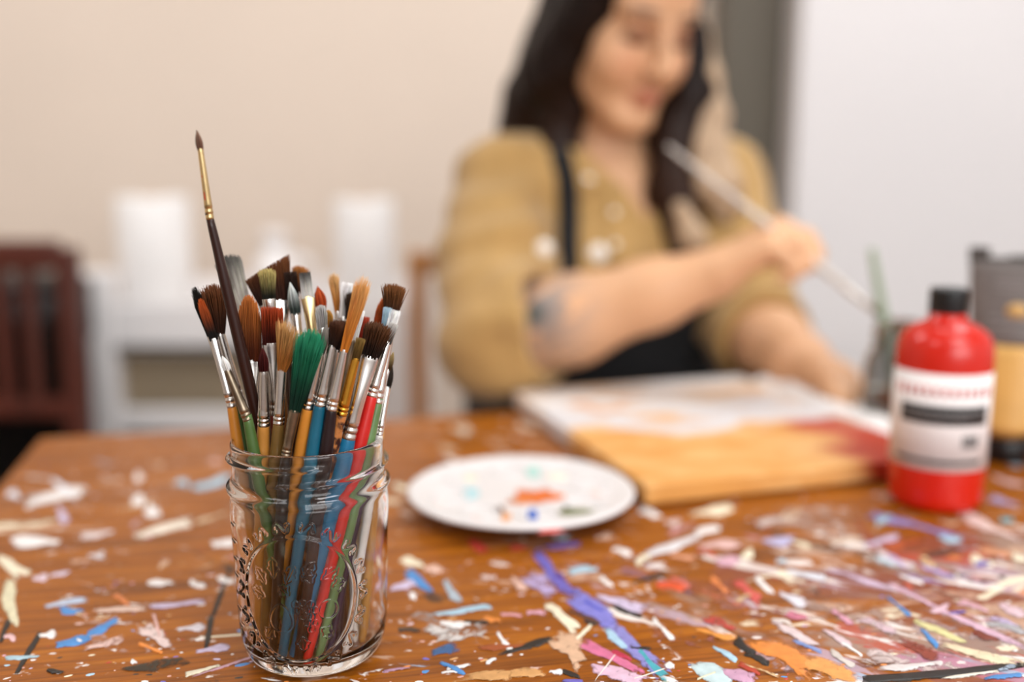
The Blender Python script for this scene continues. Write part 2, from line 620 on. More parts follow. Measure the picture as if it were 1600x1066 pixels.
# broad rubbed smears first, crisp dabs on top
SMEARS = [(970, 880, 1090, 925, 60, MV, .46), (1105, 930, 1240, 985, 74, '#a2645a', .42), (1200, 805, 1345, 838, 56, '#c2a99e', .5), (1250, 930, 1400, 985, 70, '#a8887a', .48),
          (1010, 985, 1120, 1010, 50, '#9a5c50', .44), (1420, 960, 1600, 1010, 80, '#b39a98', .46), (1150, 1010, 1300, 1055, 50, '#b49aa0', .46), (1330, 1020, 1540, 1055, 40, '#cbb8b4', .5),
          (1090, 915, 1190, 960, 40, '#c06a54', .48), (1330, 870, 1500, 900, 40, '#b39b8f', .48), (640, 950, 770, 1000, 60, '#b7a9a4', .42), (1470, 890, 1580, 912, 34, '#5c4a40', .46),
          (860, 860, 960, 880, 30, '#a85a48', .42), (60, 935, 250, 960, 40, '#b98a74', .36), (120, 1000, 260, 1020, 34, '#c9a59a', .42), (30, 760, 140, 800, 40, '#cdb9b4', .40)]
for s in SMEARS:
    mark(*s[:6], cover=s[6] - .13, rough=0.5, n=26)
STROKES = [
    # left of the jar
    (45, 785, 130, 766, 17, WH), (84, 752, 116, 775, 12, '#e4e4ea'), (94, 798, 101, 815, 15, LI), (18, 770, 26, 776, 14, '#dfe0e8'), (305, 765, 360, 744, 14, PB), (282, 752, 290, 757, 13, PB),
    (214, 744, 219, 748, 15, '#e8d9d2'), (212, 780, 222, 784, 15, WH), (232, 797, 246, 803, 17, WH), (214, 838, 296, 814, 14, '#ece0cf'), (20, 845, 88, 847, 13, WH), (128, 838, 178, 832, 8, '#dccbc8'),
    (2, 872, 28, 896, 18, CR), (15, 912, 19, 972, 19, '#d9cfae'), (28, 890, 42, 894, 13, CR), (336, 850, 368, 847, 13, WH), (232, 912, 268, 910, 8, WH), (98, 957, 128, 954, 9, BL), (70, 948, 136, 937, 7, '#b9c6da'),
    (90, 1008, 140, 999, 12, BL), (138, 992, 182, 971, 12, BL), (232, 950, 316, 941, 9, LI), (152, 956, 224, 950, 9, '#d9b9a8'), (228, 984, 262, 1006, 30, '#dcc3bd', .72), (130, 1016, 196, 998, 14, '#d9b5aa', .7),
    (62, 995, 86, 990, 9, WH), (62, 990, 26, 1052, 8, BK), (362, 885, 332, 962, 8, BK), (331, 965, 322, 1014, 9, BK), (0, 1002, 14, 972, 9, BK), (170, 1050, 300, 1033, 13, '#3a2f22', .7), (292, 1055, 340, 1041, 8, CR),
    (308, 1018, 358, 1012, 8, LI), (282, 984, 318, 979, 10, '#d5cbd0'), (300, 912, 318, 916, 11, WH), (344, 905, 364, 909, 11, WH), (120, 1000, 128, 1003, 4, WH), (205, 1034, 213, 1036, 5, WH), (300, 1058, 420, 1020, 3, '#c69aa6'),
    (110, 880, 150, 876, 9, '#d4a68a', .7), (140, 870, 165, 866, 10, '#cfc4c4', .75), (300, 820, 360, 800, 8, '#d6bd9c', .7), (240, 960, 250, 1000, 5, '#dcb0a8'), (180, 930, 200, 945, 11, '#cf7a45', .8),
    (80, 900, 110, 894, 5, '#d8c8d8'), (55, 905, 72, 902, 10, '#d9c2cc'), (10, 1030, 60, 1026, 6, '#a9c4cf'), (8, 995, 22, 998, 10, '#e3b8b8'), (160, 752, 185, 750, 9, '#b98a66', .7), (250, 885, 262, 880, 9, '#d8b090', .8),
    (150, 722, 180, 726, 9, '#9c8a8a', .7), (236, 726, 258, 728, 9, '#c79a78', .7), (330, 720, 344, 724, 9, '#c99a8c', .8),
    # between jar, palette and front edge
    (630, 877, 658, 881, 12, CR), (665, 890, 690, 889, 9, '#e0b8a6'), (612, 920, 650, 911, 10, LI), (640, 893, 672, 925, 14, BL), (672, 962, 765, 949, 9, PB), (692, 908, 722, 945, 11, '#a9b4be', .75), (660, 985, 755, 994, 26, '#cdc6c2', .62),
    (690, 974, 735, 978, 9, WH, .8), (728, 972, 762, 973, 6, BK), (625, 985, 655, 985, 8, '#4b382c'), (676, 1021, 715, 1012, 16, DB, .75), (778, 990, 798, 1017, 8, WH), (778, 1023, 862, 999, 10, BK), (642, 930, 648, 933, 9, WH),
    (700, 1045, 735, 1040, 6, WH), (745, 1015, 830, 1008, 7, '#9c4f28', .8), (735, 845, 757, 860, 11, RD), (800, 856, 822, 858, 8, RD), (850, 857, 905, 850, 7, PU), (785, 961, 815, 962, 6, '#d79aa0'), (826, 958, 850, 958, 8, PK), (758, 966, 780, 971, 8, OR),
    (838, 868, 900, 935, 24, PU, .74), (820, 900, 870, 930, 26, '#b7a3cc', .66), (895, 928, 965, 985, 25, '#7f7cc8', .78), (905, 935, 950, 962, 9, '#4f55b8', .9), (955, 975, 1030, 1054, 34, '#8a86c4', .72), (990, 1010, 1042, 1062, 16, TE, .76),
    (948, 985, 985, 1018, 14, '#a8c8dc', .8), (862, 950, 896, 982, 22, CR), (890, 1010, 922, 980, 9, CR), (880, 995, 905, 1036, 38, '#d3ab8c', .74), (912, 1003, 1000, 1052, 18, '#cf6f92', .82), (955, 1020, 985, 1030, 8, '#b8324e'), (980, 1014, 1016, 1014, 7, BK),
    (930, 1045, 1010, 1064, 20, '#d9b4c8', .76), (715, 1063, 850, 1049, 17, TN, .76), (935, 930, 1012, 957, 17, LI, .72), (893, 893, 930, 890, 12, PB), (1022, 970, 1050, 998, 9, WH), (1008, 868, 1090, 840, 12, '#dcd8da'), (998, 876, 1012, 872, 14, CR),
    (988, 912, 1040, 897, 7, BK), (1028, 914, 1068, 919, 12, '#d9552f'), (940, 905, 955, 915, 9, WH), (868, 900, 880, 905, 11, '#5a3f8c'), (915, 972, 930, 976, 6, BK), (890, 955, 940, 975, 5, '#5c3a30'), (960, 948, 1000, 965, 7, BK, .85),
    (880, 1050, 905, 1058, 7, BK), (860, 1050, 878, 1052, 6, WH), (800, 905, 820, 920, 11, '#d9b0a0', .8), (755, 902, 775, 904, 9, '#d9c0b8', .8), (690, 1052, 720, 1050, 3, WH), (600, 1050, 640, 1044, 4, '#b48aa0'), (1040, 1040, 1052, 1042, 7, WH),
    (1050, 905, 1075, 915, 10, '#cf6a5a', .8), (960, 860, 985, 864, 9, WH, .85), (1050, 870, 1085, 872, 9, '#d99a7a', .8), (930, 1064, 965, 1020, 2.5, '#f3e6da'), (985, 1064, 1040, 1046, 2.5, '#f3e6da'),
    # right of the palette
    (1080, 806, 1143, 792, 12, CR), (1088, 834, 1122, 825, 12, WH), (1092, 856, 1152, 850, 16, '#dcb4ae', .8), (1360, 803, 1500, 842, 13, '#8f8cc6', .78), (1350, 852, 1402, 840, 11, LI), (1372, 815, 1390, 810, 13, PB), (1215, 878, 1268, 881, 9, '#e3d3cc'),
    (1232, 892, 1290, 906, 9, '#d8dae2'), (1182, 905, 1206, 926, 9, WH), (1220, 930, 1257, 942, 12, '#d9d4dc'), (1155, 914, 1182, 936, 22, '#c8564e', .82), (1188, 1010, 1260, 1040, 36, OR, .8), (1250, 1030, 1340, 1062, 22, '#e39a54', .78), (1150, 1003, 1176, 1020, 15, BK), (1165, 1022, 1200, 1037, 9, BK),
    (1088, 1040, 1138, 1067, 22, '#c3d6d8'), (1115, 1012, 1150, 1032, 7, PB), (1240, 1002, 1282, 1019, 6, '#7f92c4'), (1388, 935, 1421, 962, 6, BL), (1440, 986, 1464, 1009, 8, BL), (1390, 914, 1600, 1015, 9, '#d3aebf', .84), (1295, 890, 1392, 921, 8, '#cdb6cc', .82),
    (1430, 970, 1508, 1006, 9, '#d8cf96', .84), (1520, 874, 1546, 881, 14, CR), (1500, 804, 1592, 842, 14, '#e0c6c0', .8), (1566, 812, 1580, 814, 10, TE), (1372, 1046, 1470, 1038, 10, '#ddd2cf', .84), (1455, 956, 1482, 949, 8, '#dcb9c4'), (1352, 1063, 1605, 1041, 13, BK, .9),
    (1540, 1062, 1600, 1055, 8, BL, .8), (1195, 850, 1240, 842, 12, '#b9b4d6', .8), (1340, 815, 1360, 850, 10, '#9c4a2c', .8), (1375, 860, 1440, 845, 20, '#b0542e', .74), (1440, 870, 1500, 862, 10, '#5c3d30', .8), (1530, 860, 1580, 868, 12, '#c98a66', .8), (1370, 872, 1430, 886, 11, '#b9c8d2', .8),
    (1435, 882, 1490, 905, 8, '#a99ac8', .8), (1300, 1020, 1330, 1040, 12, '#cfc4bc', .8), (1310, 1000, 1345, 1025, 5, WH), (1285, 985, 1330, 1010, 8, '#d6bcc0', .8), (1230, 960, 1265, 968, 13, '#c9748a', .72), (1300, 955, 1330, 975, 12, '#cf94a6', .72), (1110, 905, 1135, 925, 14, '#d98048', .72),
    (1100, 965, 1150, 985, 16, '#b8433c', .66), (1090, 985, 1150, 1000, 11, '#dd9040', .76), (1400, 1000, 1470, 1030, 24, '#8a4030', .66), (1345, 965, 1400, 990, 20, '#cdb0b8', .66), (1475, 1010, 1600, 1040, 12, '#e2cfae', .76), (1500, 940, 1540, 955, 12, '#d0a2ac', .74), (1560, 945, 1600, 962, 14, '#d6b8c0', .74),
    (1545, 975, 1600, 985, 13, '#a9a6a8', .76), (1520, 990, 1560, 1000, 8, '#7c3a2a', .8), (1130, 1050, 1180, 1062, 16, '#c79ab4', .76), (1155, 1040, 1185, 1052, 10, '#b0402c', .8), (1090, 860, 1120, 870, 9, '#c9584a', .7), (1160, 870, 1175, 864, 11, CR), (1120, 880, 1155, 876, 12, '#d4a6b4', .8),
    (1180, 820, 1220, 812, 9, '#c6b4ae', .8), (1290, 850, 1345, 843, 8, '#dcc2ac', .8), (1470, 1062, 1560, 1050, 4, '#e8e0d0'), (1090, 1062, 1120, 1052, 3, '#e8dfc0'), (1405, 900, 1440, 912, 5, WH, .85), (1470, 840, 1500, 846, 10, PB, .8), (1585, 870, 1600, 876, 11, CR),
    # far part of the table
    (708, 668, 735, 676, 10, '#cdbca8', .8), (812, 664, 836, 672, 11, '#d6c0ac', .8), (690, 700, 712, 704, 8, '#c9a888', .8), (760, 690, 800, 700, 8, '#b98a6c', .7), (620, 760, 634, 764, 10, CR), (628, 800, 640, 806, 8, '#d9b8a4'), (700, 716, 716, 724, 9, '#dccabf'),
    (1000, 800, 1030, 806, 11, WH, .8), (930, 842, 958, 838, 7, '#d8b4a0', .8), (1040, 820, 1066, 815, 10, '#d2b6b0', .75), (1560, 720, 1592, 728, 8, PB), (1550, 745, 1600, 760, 9, '#cda9a6', .8), (1545, 780, 1590, 790, 12, '#a9a0c8', .7),
]
for s in STROKES:
    mark(*s[:6], cover=(s[6] if len(s) > 6 else .86) - .20, rough=.5, n=26)
PAL = [WH, WH, '#e3d3cc', CR, LI, PB, PK, '#d9b5aa', OR, RD, PU, BK, BL, TN, '#cf9a8c', '#dcc8d0']
nm = len(SMEARS) + len(STROKES)
for i in range(16):
    v = 1066 - (rng.random() ** 1.5) * 330
    u = rng.uniform(0, 1600)
    if u < 640 and rng.random() < .35:
        u = rng.uniform(800, 1600)
    L = rng.uniform(6, 34) * (0.5 + (v - 700) / 400)
    an = rng.uniform(-.4, .5)
    mark(u, v, u + L * math.cos(an), v + L * math.sin(an), rng.uniform(3, 8), rng.choice(PAL), cover=rng.choice([.66, .58, .5]), n=14)
PAL2 = ['#d9c4c4', '#cdb0c0', '#b9a8c8', '#e0d4cc', '#c98a70', '#b85a44', '#d8a0a8', '#a9b8cc', '#dcb98c', '#8a6a60', '#e6dcc8', '#9c4a38']
for i in range(14):
    v = rng.uniform(815, 1060)
    u = rng.uniform(1000, 1600)
    L = rng.uniform(16, 80) * (0.4 + (v - 700) / 400)
    an = rng.choice([.45, .4, .1, -.2]) + rng.uniform(-.2, .2)
    mark(u, v, u + L * math.cos(an), v + L * math.sin(an), rng.uniform(5, 15), rng.choice(PAL2), cover=rng.choice([.58, .5, .44]), rough=.55, n=22)
# spatter too fine to count, joined
sv, sf, sc = [], [], []
for i in range(520):
    v = 1066 - (rng.random() ** 1.3) * 380
    u = rng.uniform(-30, 1640)
    c = pz(u, v, TZ)
    loc = Vector(((c - corner).dot(ex), (c - corner).dot(ey)))
    if not (0.02 < loc.x < TL - .02 and -TD + .02 < loc.y < -0.02):
        continue
    r = rng.uniform(.0003, .0012) * (1.6 if rng.random() < .12 else 1)
    el, an = rng.uniform(1, 2.6), rng.uniform(-.5, .5)
    b0 = len(sv)
    hh = rng.uniform(.0002, .0005)
    cc = srgb(rng.choice(PAL))
    for k in range(7):
        a = k / 7 * 6.2832
        q = r * rng.uniform(.75, 1.2)
        lx, ly = q * el * math.cos(a), q * math.sin(a)
        sv.append((loc.x + lx * math.cos(an) - ly * math.sin(an), loc.y + lx * math.sin(an) + ly * math.cos(an), TZ + .00002))
        sc.append(cc)
    sv.append((loc.x, loc.y, TZ + hh))
    sc.append(cc)
    for k in range(7):
        sf.append((b0 + k, b0 + (k + 1) % 7, b0 + 7))
M['speck'] = attrmat('dried_paint_specks', 0.45)
sp = meshobj('paint_spatter', sv, sf, M['speck'], table, cols=sc)
sp['kind'] = 'stuff'
# ------------------------------------------------------------------ glass jar with raised wreath
JC = pz(492.5, 1016, TZ)          # centre of the jar's foot on the table
JH = 0.1235
RIM_Z = TZ + JH


def jar_outer():
    return [(0.0, .0022), (.022, .0020), (.0285, .0006), (.0305, 0.0), (.0330, .0005), (.0354, .0028), (.0374, .0065), (.0389, .0115), (.0398, .018), (.0403, .026), (.0409, .045),
            (.0415, .064), (.0421, .080), (.0423, .086), (.0421, .0905), (.0417, .0935), (.0419, .0952), (.0431, .0966), (.0438, .0982), (.0435, .0996), (.0422, .1008), (.0409, .1022), (.0404, .1040), (.0404, .1110), (.0404, .1170), (.0406, .1205), (.0404, .1226), (.0396, .1235)]


JAR_IN = [(.0388, .1233), (.0382, .1222), (.0381, .117), (.0381, .104), (.0387, .098), (.0397, .090), (.0398, .082), (.0391, .060), (.0384, .038), (.0378, .022), (.0366, .0145), (.0340, .0095), (.030, .0072), (.018, .0066), (0.0, .0068)]


def wreath_strokes():
    """polylines (s, z, radius, height): s = arc length across the front of the jar, z = height above its foot"""
    out = []
    ZC, A, B = .0475, .0315, .0345

    def add(pts, w=.0006, h=.0008):
        out.append((pts, w, h))
    ring = lambda a, b, n: [(a * math.sin(2 * math.pi * k / n), ZC - b * math.cos(2 * math.pi * k / n)) for k in range(n + 1)]
    add(ring(A, B, 160), .0008, .00095)
    # S-scrolls chasing round the oval
    nS = 18
    for k in range(nS):
        th = 2 * math.pi * (k + .5) / nS
        cx, cz = (A + .0052) * math.sin(th), ZC - (B + .0052) * math.cos(th)
        tx, tz = A * math.cos(th), B * math.sin(th)
        ln = math.hypot(tx, tz)
        tx, tz = tx / ln, tz / ln
        nx, nz = tz, -tx
        sgn = 1 if k % 2 else -1
        pts = []
        for j in range(23):
            q = -1 + 2 * j / 22
            along = .0052 * q * (1 - .35 * abs(q) ** 3)
            across = sgn * .0023 * math.sin(q * 3.5)
            pts.append((cx + tx * along + nx * across, cz + tz * along + nz * across))
        add(pts, .0006, .0010)
        for e in (-1, 1):
            ccx, ccz = cx + tx * .0034 * e - nx * sgn * .0011 * e, cz + tz * .0034 * e - nz * sgn * .0011 * e
            add([(ccx + .0009 * math.cos(a * .7), ccz + .0009 * math.sin(a * .7)) for a in range(10)], .00045, .0008)
    # grapes
    for (gx, gz) in ((-.001, -.002), (.003, -.0015), (.007, -.002), (.001, -.0055), (.005, -.0055), (.009, -.0055), (.003, -.009), (.007, -.009), (.005, -.0125), (.009, -.0125), (.007, -.016)):
        add([(gx + .0017 * math.cos(a * .52), ZC + gz + .0017 * math.sin(a * .52)) for a in range(13)], .0004, .00042)
    # pear, apple, leaves
    add([(-.009 + (.0062 - .0018 * math.sin(a * .26)) * math.cos(a * .26), ZC - .010 + .0075 * math.sin(a * .26)) for a in range(25)], .00045, .0004)
    add([(.016 + .005 * math.cos(a * .26), ZC - .006 + .005 * math.sin(a * .26)) for a in range(25)], .00045, .0004)
    for (lx, lz, an, ll) in ((-.017, .008, 2.2, .010), (-.012, .012, 1.6, .011), (-.005, .010, 1.1, .010), (.003, .012, .9, .011), (.008, .009, 1.9, .009), (.013, .011, .5, .010), (-.018, .001, 2.8, .009),
                             (.018, .006, .2, .008), (-.014, -.016, -2.2, .008), (.002, -.020, -1.5, .008), (.012, -.016, -.7, .008), (-.004, .003, 2.4, .007)):
        ca, sa = math.cos(an), math.sin(an)
        for sd in (-1, 1):
            pts = []
            for j in range(13):
                q = j / 12
                wv = sd * .0030 * math.sin(math.pi * q) * (1 + .25 * math.sin(q * 18))
                pts.append((lx + ca * ll * q - sa * wv, ZC + lz + sa * ll * q + ca * wv))
            add(pts, .0004, .00042)
        add([(lx + ca * ll * q / 6, ZC + lz + sa * ll * q / 6) for q in range(7)], .0003, .0003)
    # measuring ticks on the left flank
    for k in range(7):
        zz = .024 + k * .0095
        add([(-.047 - (.0016 if k % 2 else 0), zz), (-.0425, zz)], .0004, .0005)
    return out


def build_jar():
    # angular samples, finer across the front (towards the camera)
    front = np.radians(np.arange(-76, 76.01, 0.36))
    back = np.radians(np.arange(78, 282, 2.5))
    th = np.concatenate([front, back])
    prof = jar_outer()
    zs = np.array([p[1] for p in prof])
    # dense rows along the profile
    rr, zz = [], []
    for (r0, z0), (r1, z1) in zip(prof[:-1], prof[1:]):
        step = .0004 if z0 >= .008 else .0012
        n = max(2, int(math.hypot(r1 - r0, z1 - z0) / step))
        for j in range(n):
            rr.append(r0 + (r1 - r0) * j / n)
            zz.append(z0 + (z1 - z0) * j / n)
    rr.append(prof[-1][0])
    zz.append(prof[-1][1])
    rr, zz = np.array(rr), np.array(zz)
    for _ in range(6):      # soften the polyline
        k0 = rr.copy(), zz.copy()
        rr[2:-1] = (k0[0][1:-2] + 2 * k0[0][2:-1] + k0[0][3:]) / 4
        zz[2:-1] = (k0[1][1:-2] + 2 * k0[1][2:-1] + k0[1][3:]) / 4
    R, T = np.meshgrid(rr, th, indexing='ij')
    Z = np.meshgrid(zz, th, indexing='ij')[0]
    H = np.zeros_like(R)
    # screw thread: one helical bead that starts at the front and climbs to the right
    Tw = np.where(T > math.pi, T - 2 * math.pi, T)
    for turn in range(-1, 2):
        ph = Tw + turn * 2 * math.pi
        a = ph / (2 * math.pi)
        ok = (ph > -.35) & (ph < 2 * math.pi + .45)
        zc = .1075 + .0085 * a
        fade = np.clip((ph + .35) / .3, 0, 1) * np.clip((2 * math.pi + .45 - ph) / .3, 0, 1)
        H += np.where(ok, fade * .0027 * np.exp(-((Z - zc) / .0012) ** 2), 0)
    # raised decoration
    S = Tw * .0415
    sel = (np.abs(Tw) < 1.3) & (Z > .006) & (Z < .092) & (R > .03)
    E = np.zeros_like(R)
    for pts, w, h in wreath_strokes():
        P = np.array(pts)
        lo, hi = P.min(0) - 3 * w, P.max(0) + 3 * w
        m = sel & (S > lo[0]) & (S < hi[0]) & (Z > lo[1]) & (Z < hi[1])
        if not m.any():
            continue
        q = np.stack([S[m], Z[m]], 1)
        best = np.full(len(q), 1e9)
        for a, b in zip(P[:-1], P[1:]):
            ab = b - a
            t = np.clip(((q - a) @ ab) / max(1e-12, ab @ ab), 0, 1)
            d2 = ((q - a - t[:, None] * ab) ** 2).sum(1)
            best = np.minimum(best, d2)
        e = h * np.exp(-best / (w * w))
        E[m] = np.maximum(E[m], e)
    H += E
    Rf = R + H
    X = Rf * np.sin(T)
    Y = -Rf * np.cos(T)
    n = len(th)
    V = np.stack([X, Y, Z], -1).reshape(-1, 3)
    rows = len(rr)
    # inner wall
    ri = np.array([p[0] for p in JAR_IN])
    zi = np.array([p[1] for p in JAR_IN])
    tt = np.linspace(0, len(JAR_IN) - 1, 70)
    ri = np.interp(tt, np.arange(len(JAR_IN)), ri)
    zi = np.interp(tt, np.arange(len(JAR_IN)), zi)
    for _ in range(4):
        k0 = ri.copy(), zi.copy()
        ri[1:-2] = (k0[0][:-3] + 2 * k0[0][1:-2] + k0[0][2:-1]) / 4
        zi[1:-2] = (k0[1][:-3] + 2 * k0[1][1:-2] + k0[1][2:-1]) / 4
    R2, T2 = np.meshgrid(ri, th, indexing='ij')
    Z2 = np.meshgrid(zi, th, indexing='ij')[0]
    V2 = np.stack([R2 * np.sin(T2), -R2 * np.cos(T2), Z2], -1).reshape(-1, 3)
    V = np.concatenate([V, V2])
    rows += len(ri)
    i = np.arange(rows - 1)[:, None] * n
    k = np.arange(n)[None, :]
    k2 = (k + 1) % n
    F = np.stack([i + k, i + k2, i + n + k2, i + n + k], -1).reshape(-1, 4)
    return V, F


jar = empty('mason_jar', JC)
tag(jar, 'clear glass mason jar with raised oval wreath, packed with paintbrushes', 'jar')
jv, jf = build_jar()
jb = meshobj('jar_body', jv, jf, M['glass'], jar)

# ------------------------------------------------------------------ paintbrushes standing in the jar
# shape, tip px, bristle-base px, ferrule-end px, depth of tip/base from jar centre, foot px, bristle top/base width px,
# ferrule-end width px, ferrule material, handle colour, bristle root/tip colours, label
JY = JC.y
B = []


def brush(shape, tip, base, end, d, foot, wt, wb, we, fer, hc, c0, c1, label, dt=None, hc2=None):
    B.append(dict(shape=shape, tip=tip, base=base, end=end, d=d, dt=d if dt is None else dt, foot=foot, wt=wt, wb=wb, we=we, fer=fer, hc=hc, c0=c0, c1=c1, label=label, hc2=hc2))


brush('point', (307, 203), (313, 232), (326, 333), -.026, (474, 1000), 9, 9, 12, 'gold', '#2a0e05', '#6a4a3a', '#8a6a58', 'tallest dark brown paintbrush rising far above the others, pointed tip and gold ferrule marked red')
brush('filbert', (303, 448), (329, 522), (360, 612), .004, (450, 1012), 20, 13, 14, 'steel', '#3f5a2c', '#1a1510', '#14130f', 'leftmost black-tipped paintbrush with a thin green handle')
brush('filbert', (312, 466), (334, 529), (361, 628), -.006, (430, 1003), 15, 14, 14, 'steel', '#c07a28', '#120c08', '#c85a24', 'orange-tipped paintbrush with black bristle root at far left, orange handle')
brush('bushy', (333, 442), (343, 519), (372, 618), .002, (465, 985), 42, 15, 17, 'steel', '#20101c', '#2a1309', '#6a3b1c', 'bristly dark brown mop brush half hidden by the tallest brush')
brush('point', (347, 556), (355, 578), (386, 648), -.026, (470, 1028), 10, 11, 15, 'dull', '#46602f', '#d8d4d0', '#eeeae8', 'small white-tipped paintbrush with tarnished ferrule and green handle')
brush('filbert', (388, 460), (391, 562), (402, 660), -.012, (445, 1010), 39, 35, 17, 'steel', '#15100d', '#4a1d08', '#b3652a', 'large orange-brown filbert paintbrush with wide silver ferrule')
brush('point', (410, 543), (412, 580), (412, 657), -.030, (400, 1002), 11, 13, 18, 'steel', '#b57a35', '#3a0c0a', '#4e1410', 'small dark red pointed paintbrush with silver ferrule and tan handle')
brush('fan', (457, 506), (441, 577), (436, 654), -.026, (404, 1012), 44, 14, 17, 'steel', '#6b5026', '#8a5320', '#c4935a', 'splayed tan fan-like paintbrush with olive brown handle')
brush('bushy', (490, 512), (461, 640), (447, 704), -.024, (424, 1030), 48, 18, 15, 'dull', '#14110f', '#06251a', '#1f7a55', 'large green-bristled paintbrush at the front of the jar')
brush('point', (511, 507), (501, 551), (482, 630), -.030, (408, 1022), 13, 11, 17, 'steel', '#c27c2c', '#2c211c', '#8a8078', 'dark paintbrush with pale tip beside the green one, long orange handle')
brush('bushy', (531, 500), (519, 539), (501, 625), -.027, (428, 1040), 27, 12, 18, 'steel', '#14586f', '#1c0d06', '#4a2610', 'dark bushy paintbrush with a paint-stained silver ferrule and teal blue handle')
brush('flat', (541, 502), (527, 546), (512, 628), -.010, (470, 1000), 16, 11, 14, 'steel', '#2a1014', '#1c0d06', '#4a2812', 'flat dark paintbrush squeezed between the teal and maroon handled ones')
brush('splay', (571, 428), (538, 546), (519, 632), -.026, (460, 1040), 26, 12, 17, 'steel', '#1c090b', '#c07226', '#d9a060', 'long orange bristled flat paintbrush with frayed tip and maroon handle', -.030)
brush('flat', (564, 528), (556, 560), (536, 640), -.028, (448, 1022), 13, 13, 17, 'brass', '#7a3c1c', '#4a3413', '#7c6030', 'paintbrush with bright brass ferrule and mottled red-brown handle')
brush('flat', (563, 484), (552, 531), (527, 640), -.016, (480, 1018), 15, 14, 13, 'dull', '#2a1a14', '#d9d3cc', '#f0ece8', 'white flat paintbrush with dark narrow ferrule in the middle of the jar')
brush('bushy', (594, 503), (577, 556), (546, 677), -.030, (452, 1046), 44, 30, 23, 'steel', '#156489', '#180b06', '#553014', 'wide dark bushy paintbrush with pinched silver ferrule and blue handle')
brush('flat', (616, 505), (606, 534), (583, 611), -.024, (468, 1044), 13, 12, 17, 'steel', '#c1201a', '#4a433e', '#b9b2ac', 'grey-tipped paintbrush with the bright red handle')
brush('flat', (618, 484), (607, 526), (592, 622), -.012, (490, 1046), 17, 15, 15, 'steel', '#5d7a4a', '#e2dedb', '#f2efed', 'white flat paintbrush with sage green handle on the right')
brush('point', (615, 550), (606, 577), (583, 668), -.002, (512, 1040), 9, 9, 13, 'steel', '#2c1a36', '#3c2816', '#a58a5a', 'slim tan-tipped paintbrush with purple handle at the right rim')
brush('point', (613, 568), (606, 604), (594, 672), .002, (540, 1030), 10, 9, 11, 'steel', '#ddd6d0', '#1c1410', '#2a1e16', 'thin black-tipped paintbrush with white handle at the far right rim')
brush('bushy', (617, 442), (610, 495), (596, 602), .008, (566, 1012), 36, 18, 16, 'steel', '#c08a44', '#331a0b', '#74451f', 'brown bushy flat paintbrush standing tallest on the right')
brush('filbert', (601, 465), (588, 518), (572, 620), .012, (580, 1000), 18, 15, 15, 'steel', '#d8c6a4', '#8a3512', '#c8642a', 'orange filbert paintbrush behind the wide dark bushy brush')
brush('flat', (571, 494), (563, 535), (550, 630), .004, (528, 1034), 14, 13, 14, 'steel', '#2a1422', '#7c1d0e', '#a5381c', 'red-bristled flat paintbrush behind the brass ferrule')
brush('flat', (606, 480), (600, 520), (588, 622), .022, (598, 1000), 12, 12, 13, 'steel', '#5c8060', '#7e98a6', '#a9c0cc', 'pale blue flat paintbrush behind the orange filbert')
brush('wash', (411, 406), (428, 470), (447, 560), .020, (500, 992), 80, 50, 17, 'steel', '#3a2418', '#2e150a', '#6e3d1c', 'broad angled dark brown wash brush, widest head in the jar')
brush('bushy', (416, 418), (420, 467), (432, 560), .006, (476, 998), 26, 21, 15, 'steel', '#7a4a20', '#141208', '#b9a465', 'cream-tipped round paintbrush in front of the broad wash brush')
brush('flat', (425, 479), (425, 536), (430, 640), -.006, (455, 1000), 34, 31, 16, 'steel', '#8a3020', '#3a0c05', '#a03a14', 'square red-brown flat paintbrush beside the orange-brown filbert')
brush('bushy', (353, 397), (381, 480), (404, 590), .024, (490, 985), 42, 20, 15, 'gold', '#5a4430', '#bdb5aa', '#4a4642', 'soft grey mop brush at the back left with dark tip')
brush('bushy', (470, 414), (462, 456), (462, 560), .030, (530, 985), 26, 18, 14, 'steel', '#2a1c30', '#3a1c0c', '#a3642c', 'rusty brown paintbrush at the very back of the jar')
brush('flat', (453, 424), (458, 462), (470, 560), .026, (510, 975), 20, 18, 14, 'steel', '#1c1c28', '#1a0d07', '#2e1a0f', 'dark brown flat paintbrush behind the broad wash brush')
brush('flat', (476, 425), (481, 463), (491, 540), .010, (505, 1000), 16, 21, 16, 'gold', '#3a2a20', '#cfc8c2', '#3f3a36', 'grey flat paintbrush with black tip and shiny wide cream ferrule')
brush('point', (453, 441), (462, 490), (472, 580), .014, (520, 1012), 21, 15, 14, 'steel', '#252a3a', '#2c3530', '#d7d9d6', 'white-tipped round paintbrush with dark green bristle root')
brush('point', (496, 447), (502, 478), (508, 570), .020, (540, 990), 19, 15, 14, 'steel', '#6a4226', '#a5401a', '#bd5426', 'round rust orange paintbrush behind the shiny wide ferrule')
brush('splay', (520, 424), (528, 486), (527, 575), .024, (548, 978), 13, 10, 13, 'steel', '#d3a35c', '#b0702f', '#d8aa70', 'slender tan paintbrush at the back middle of the jar')
brush('flat', (543, 441), (537, 494), (532, 580), .022, (565, 985), 16, 15, 14, 'steel', '#cdb489', '#d9d4d0', '#ece8e6', 'blurred white flat paintbrush at the back right')
brush('bushy', (549, 455), (545, 500), (539, 585), .015, (562, 1006), 13, 12, 13, 'steel', '#e0d8d0', '#20120b', '#3a2415', 'narrow dark paintbrush beside the blurred white flat one')
brush('filbert', (513, 484), (514, 512), (511, 590), .006, (520, 992), 14, 12, 13, 'steel', '#3a2a4a', '#8a5a1e', '#c08a3c', 'small ochre filbert paintbrush low in the middle of the jar')
brush('filbert', (501, 476), (504, 512), (502, 595), .000, (490, 1004), 20, 15, 14, 'steel', '#4a2030', '#8f8a86', '#b9b4b0', 'small soft grey round paintbrush in the middle of the jar')

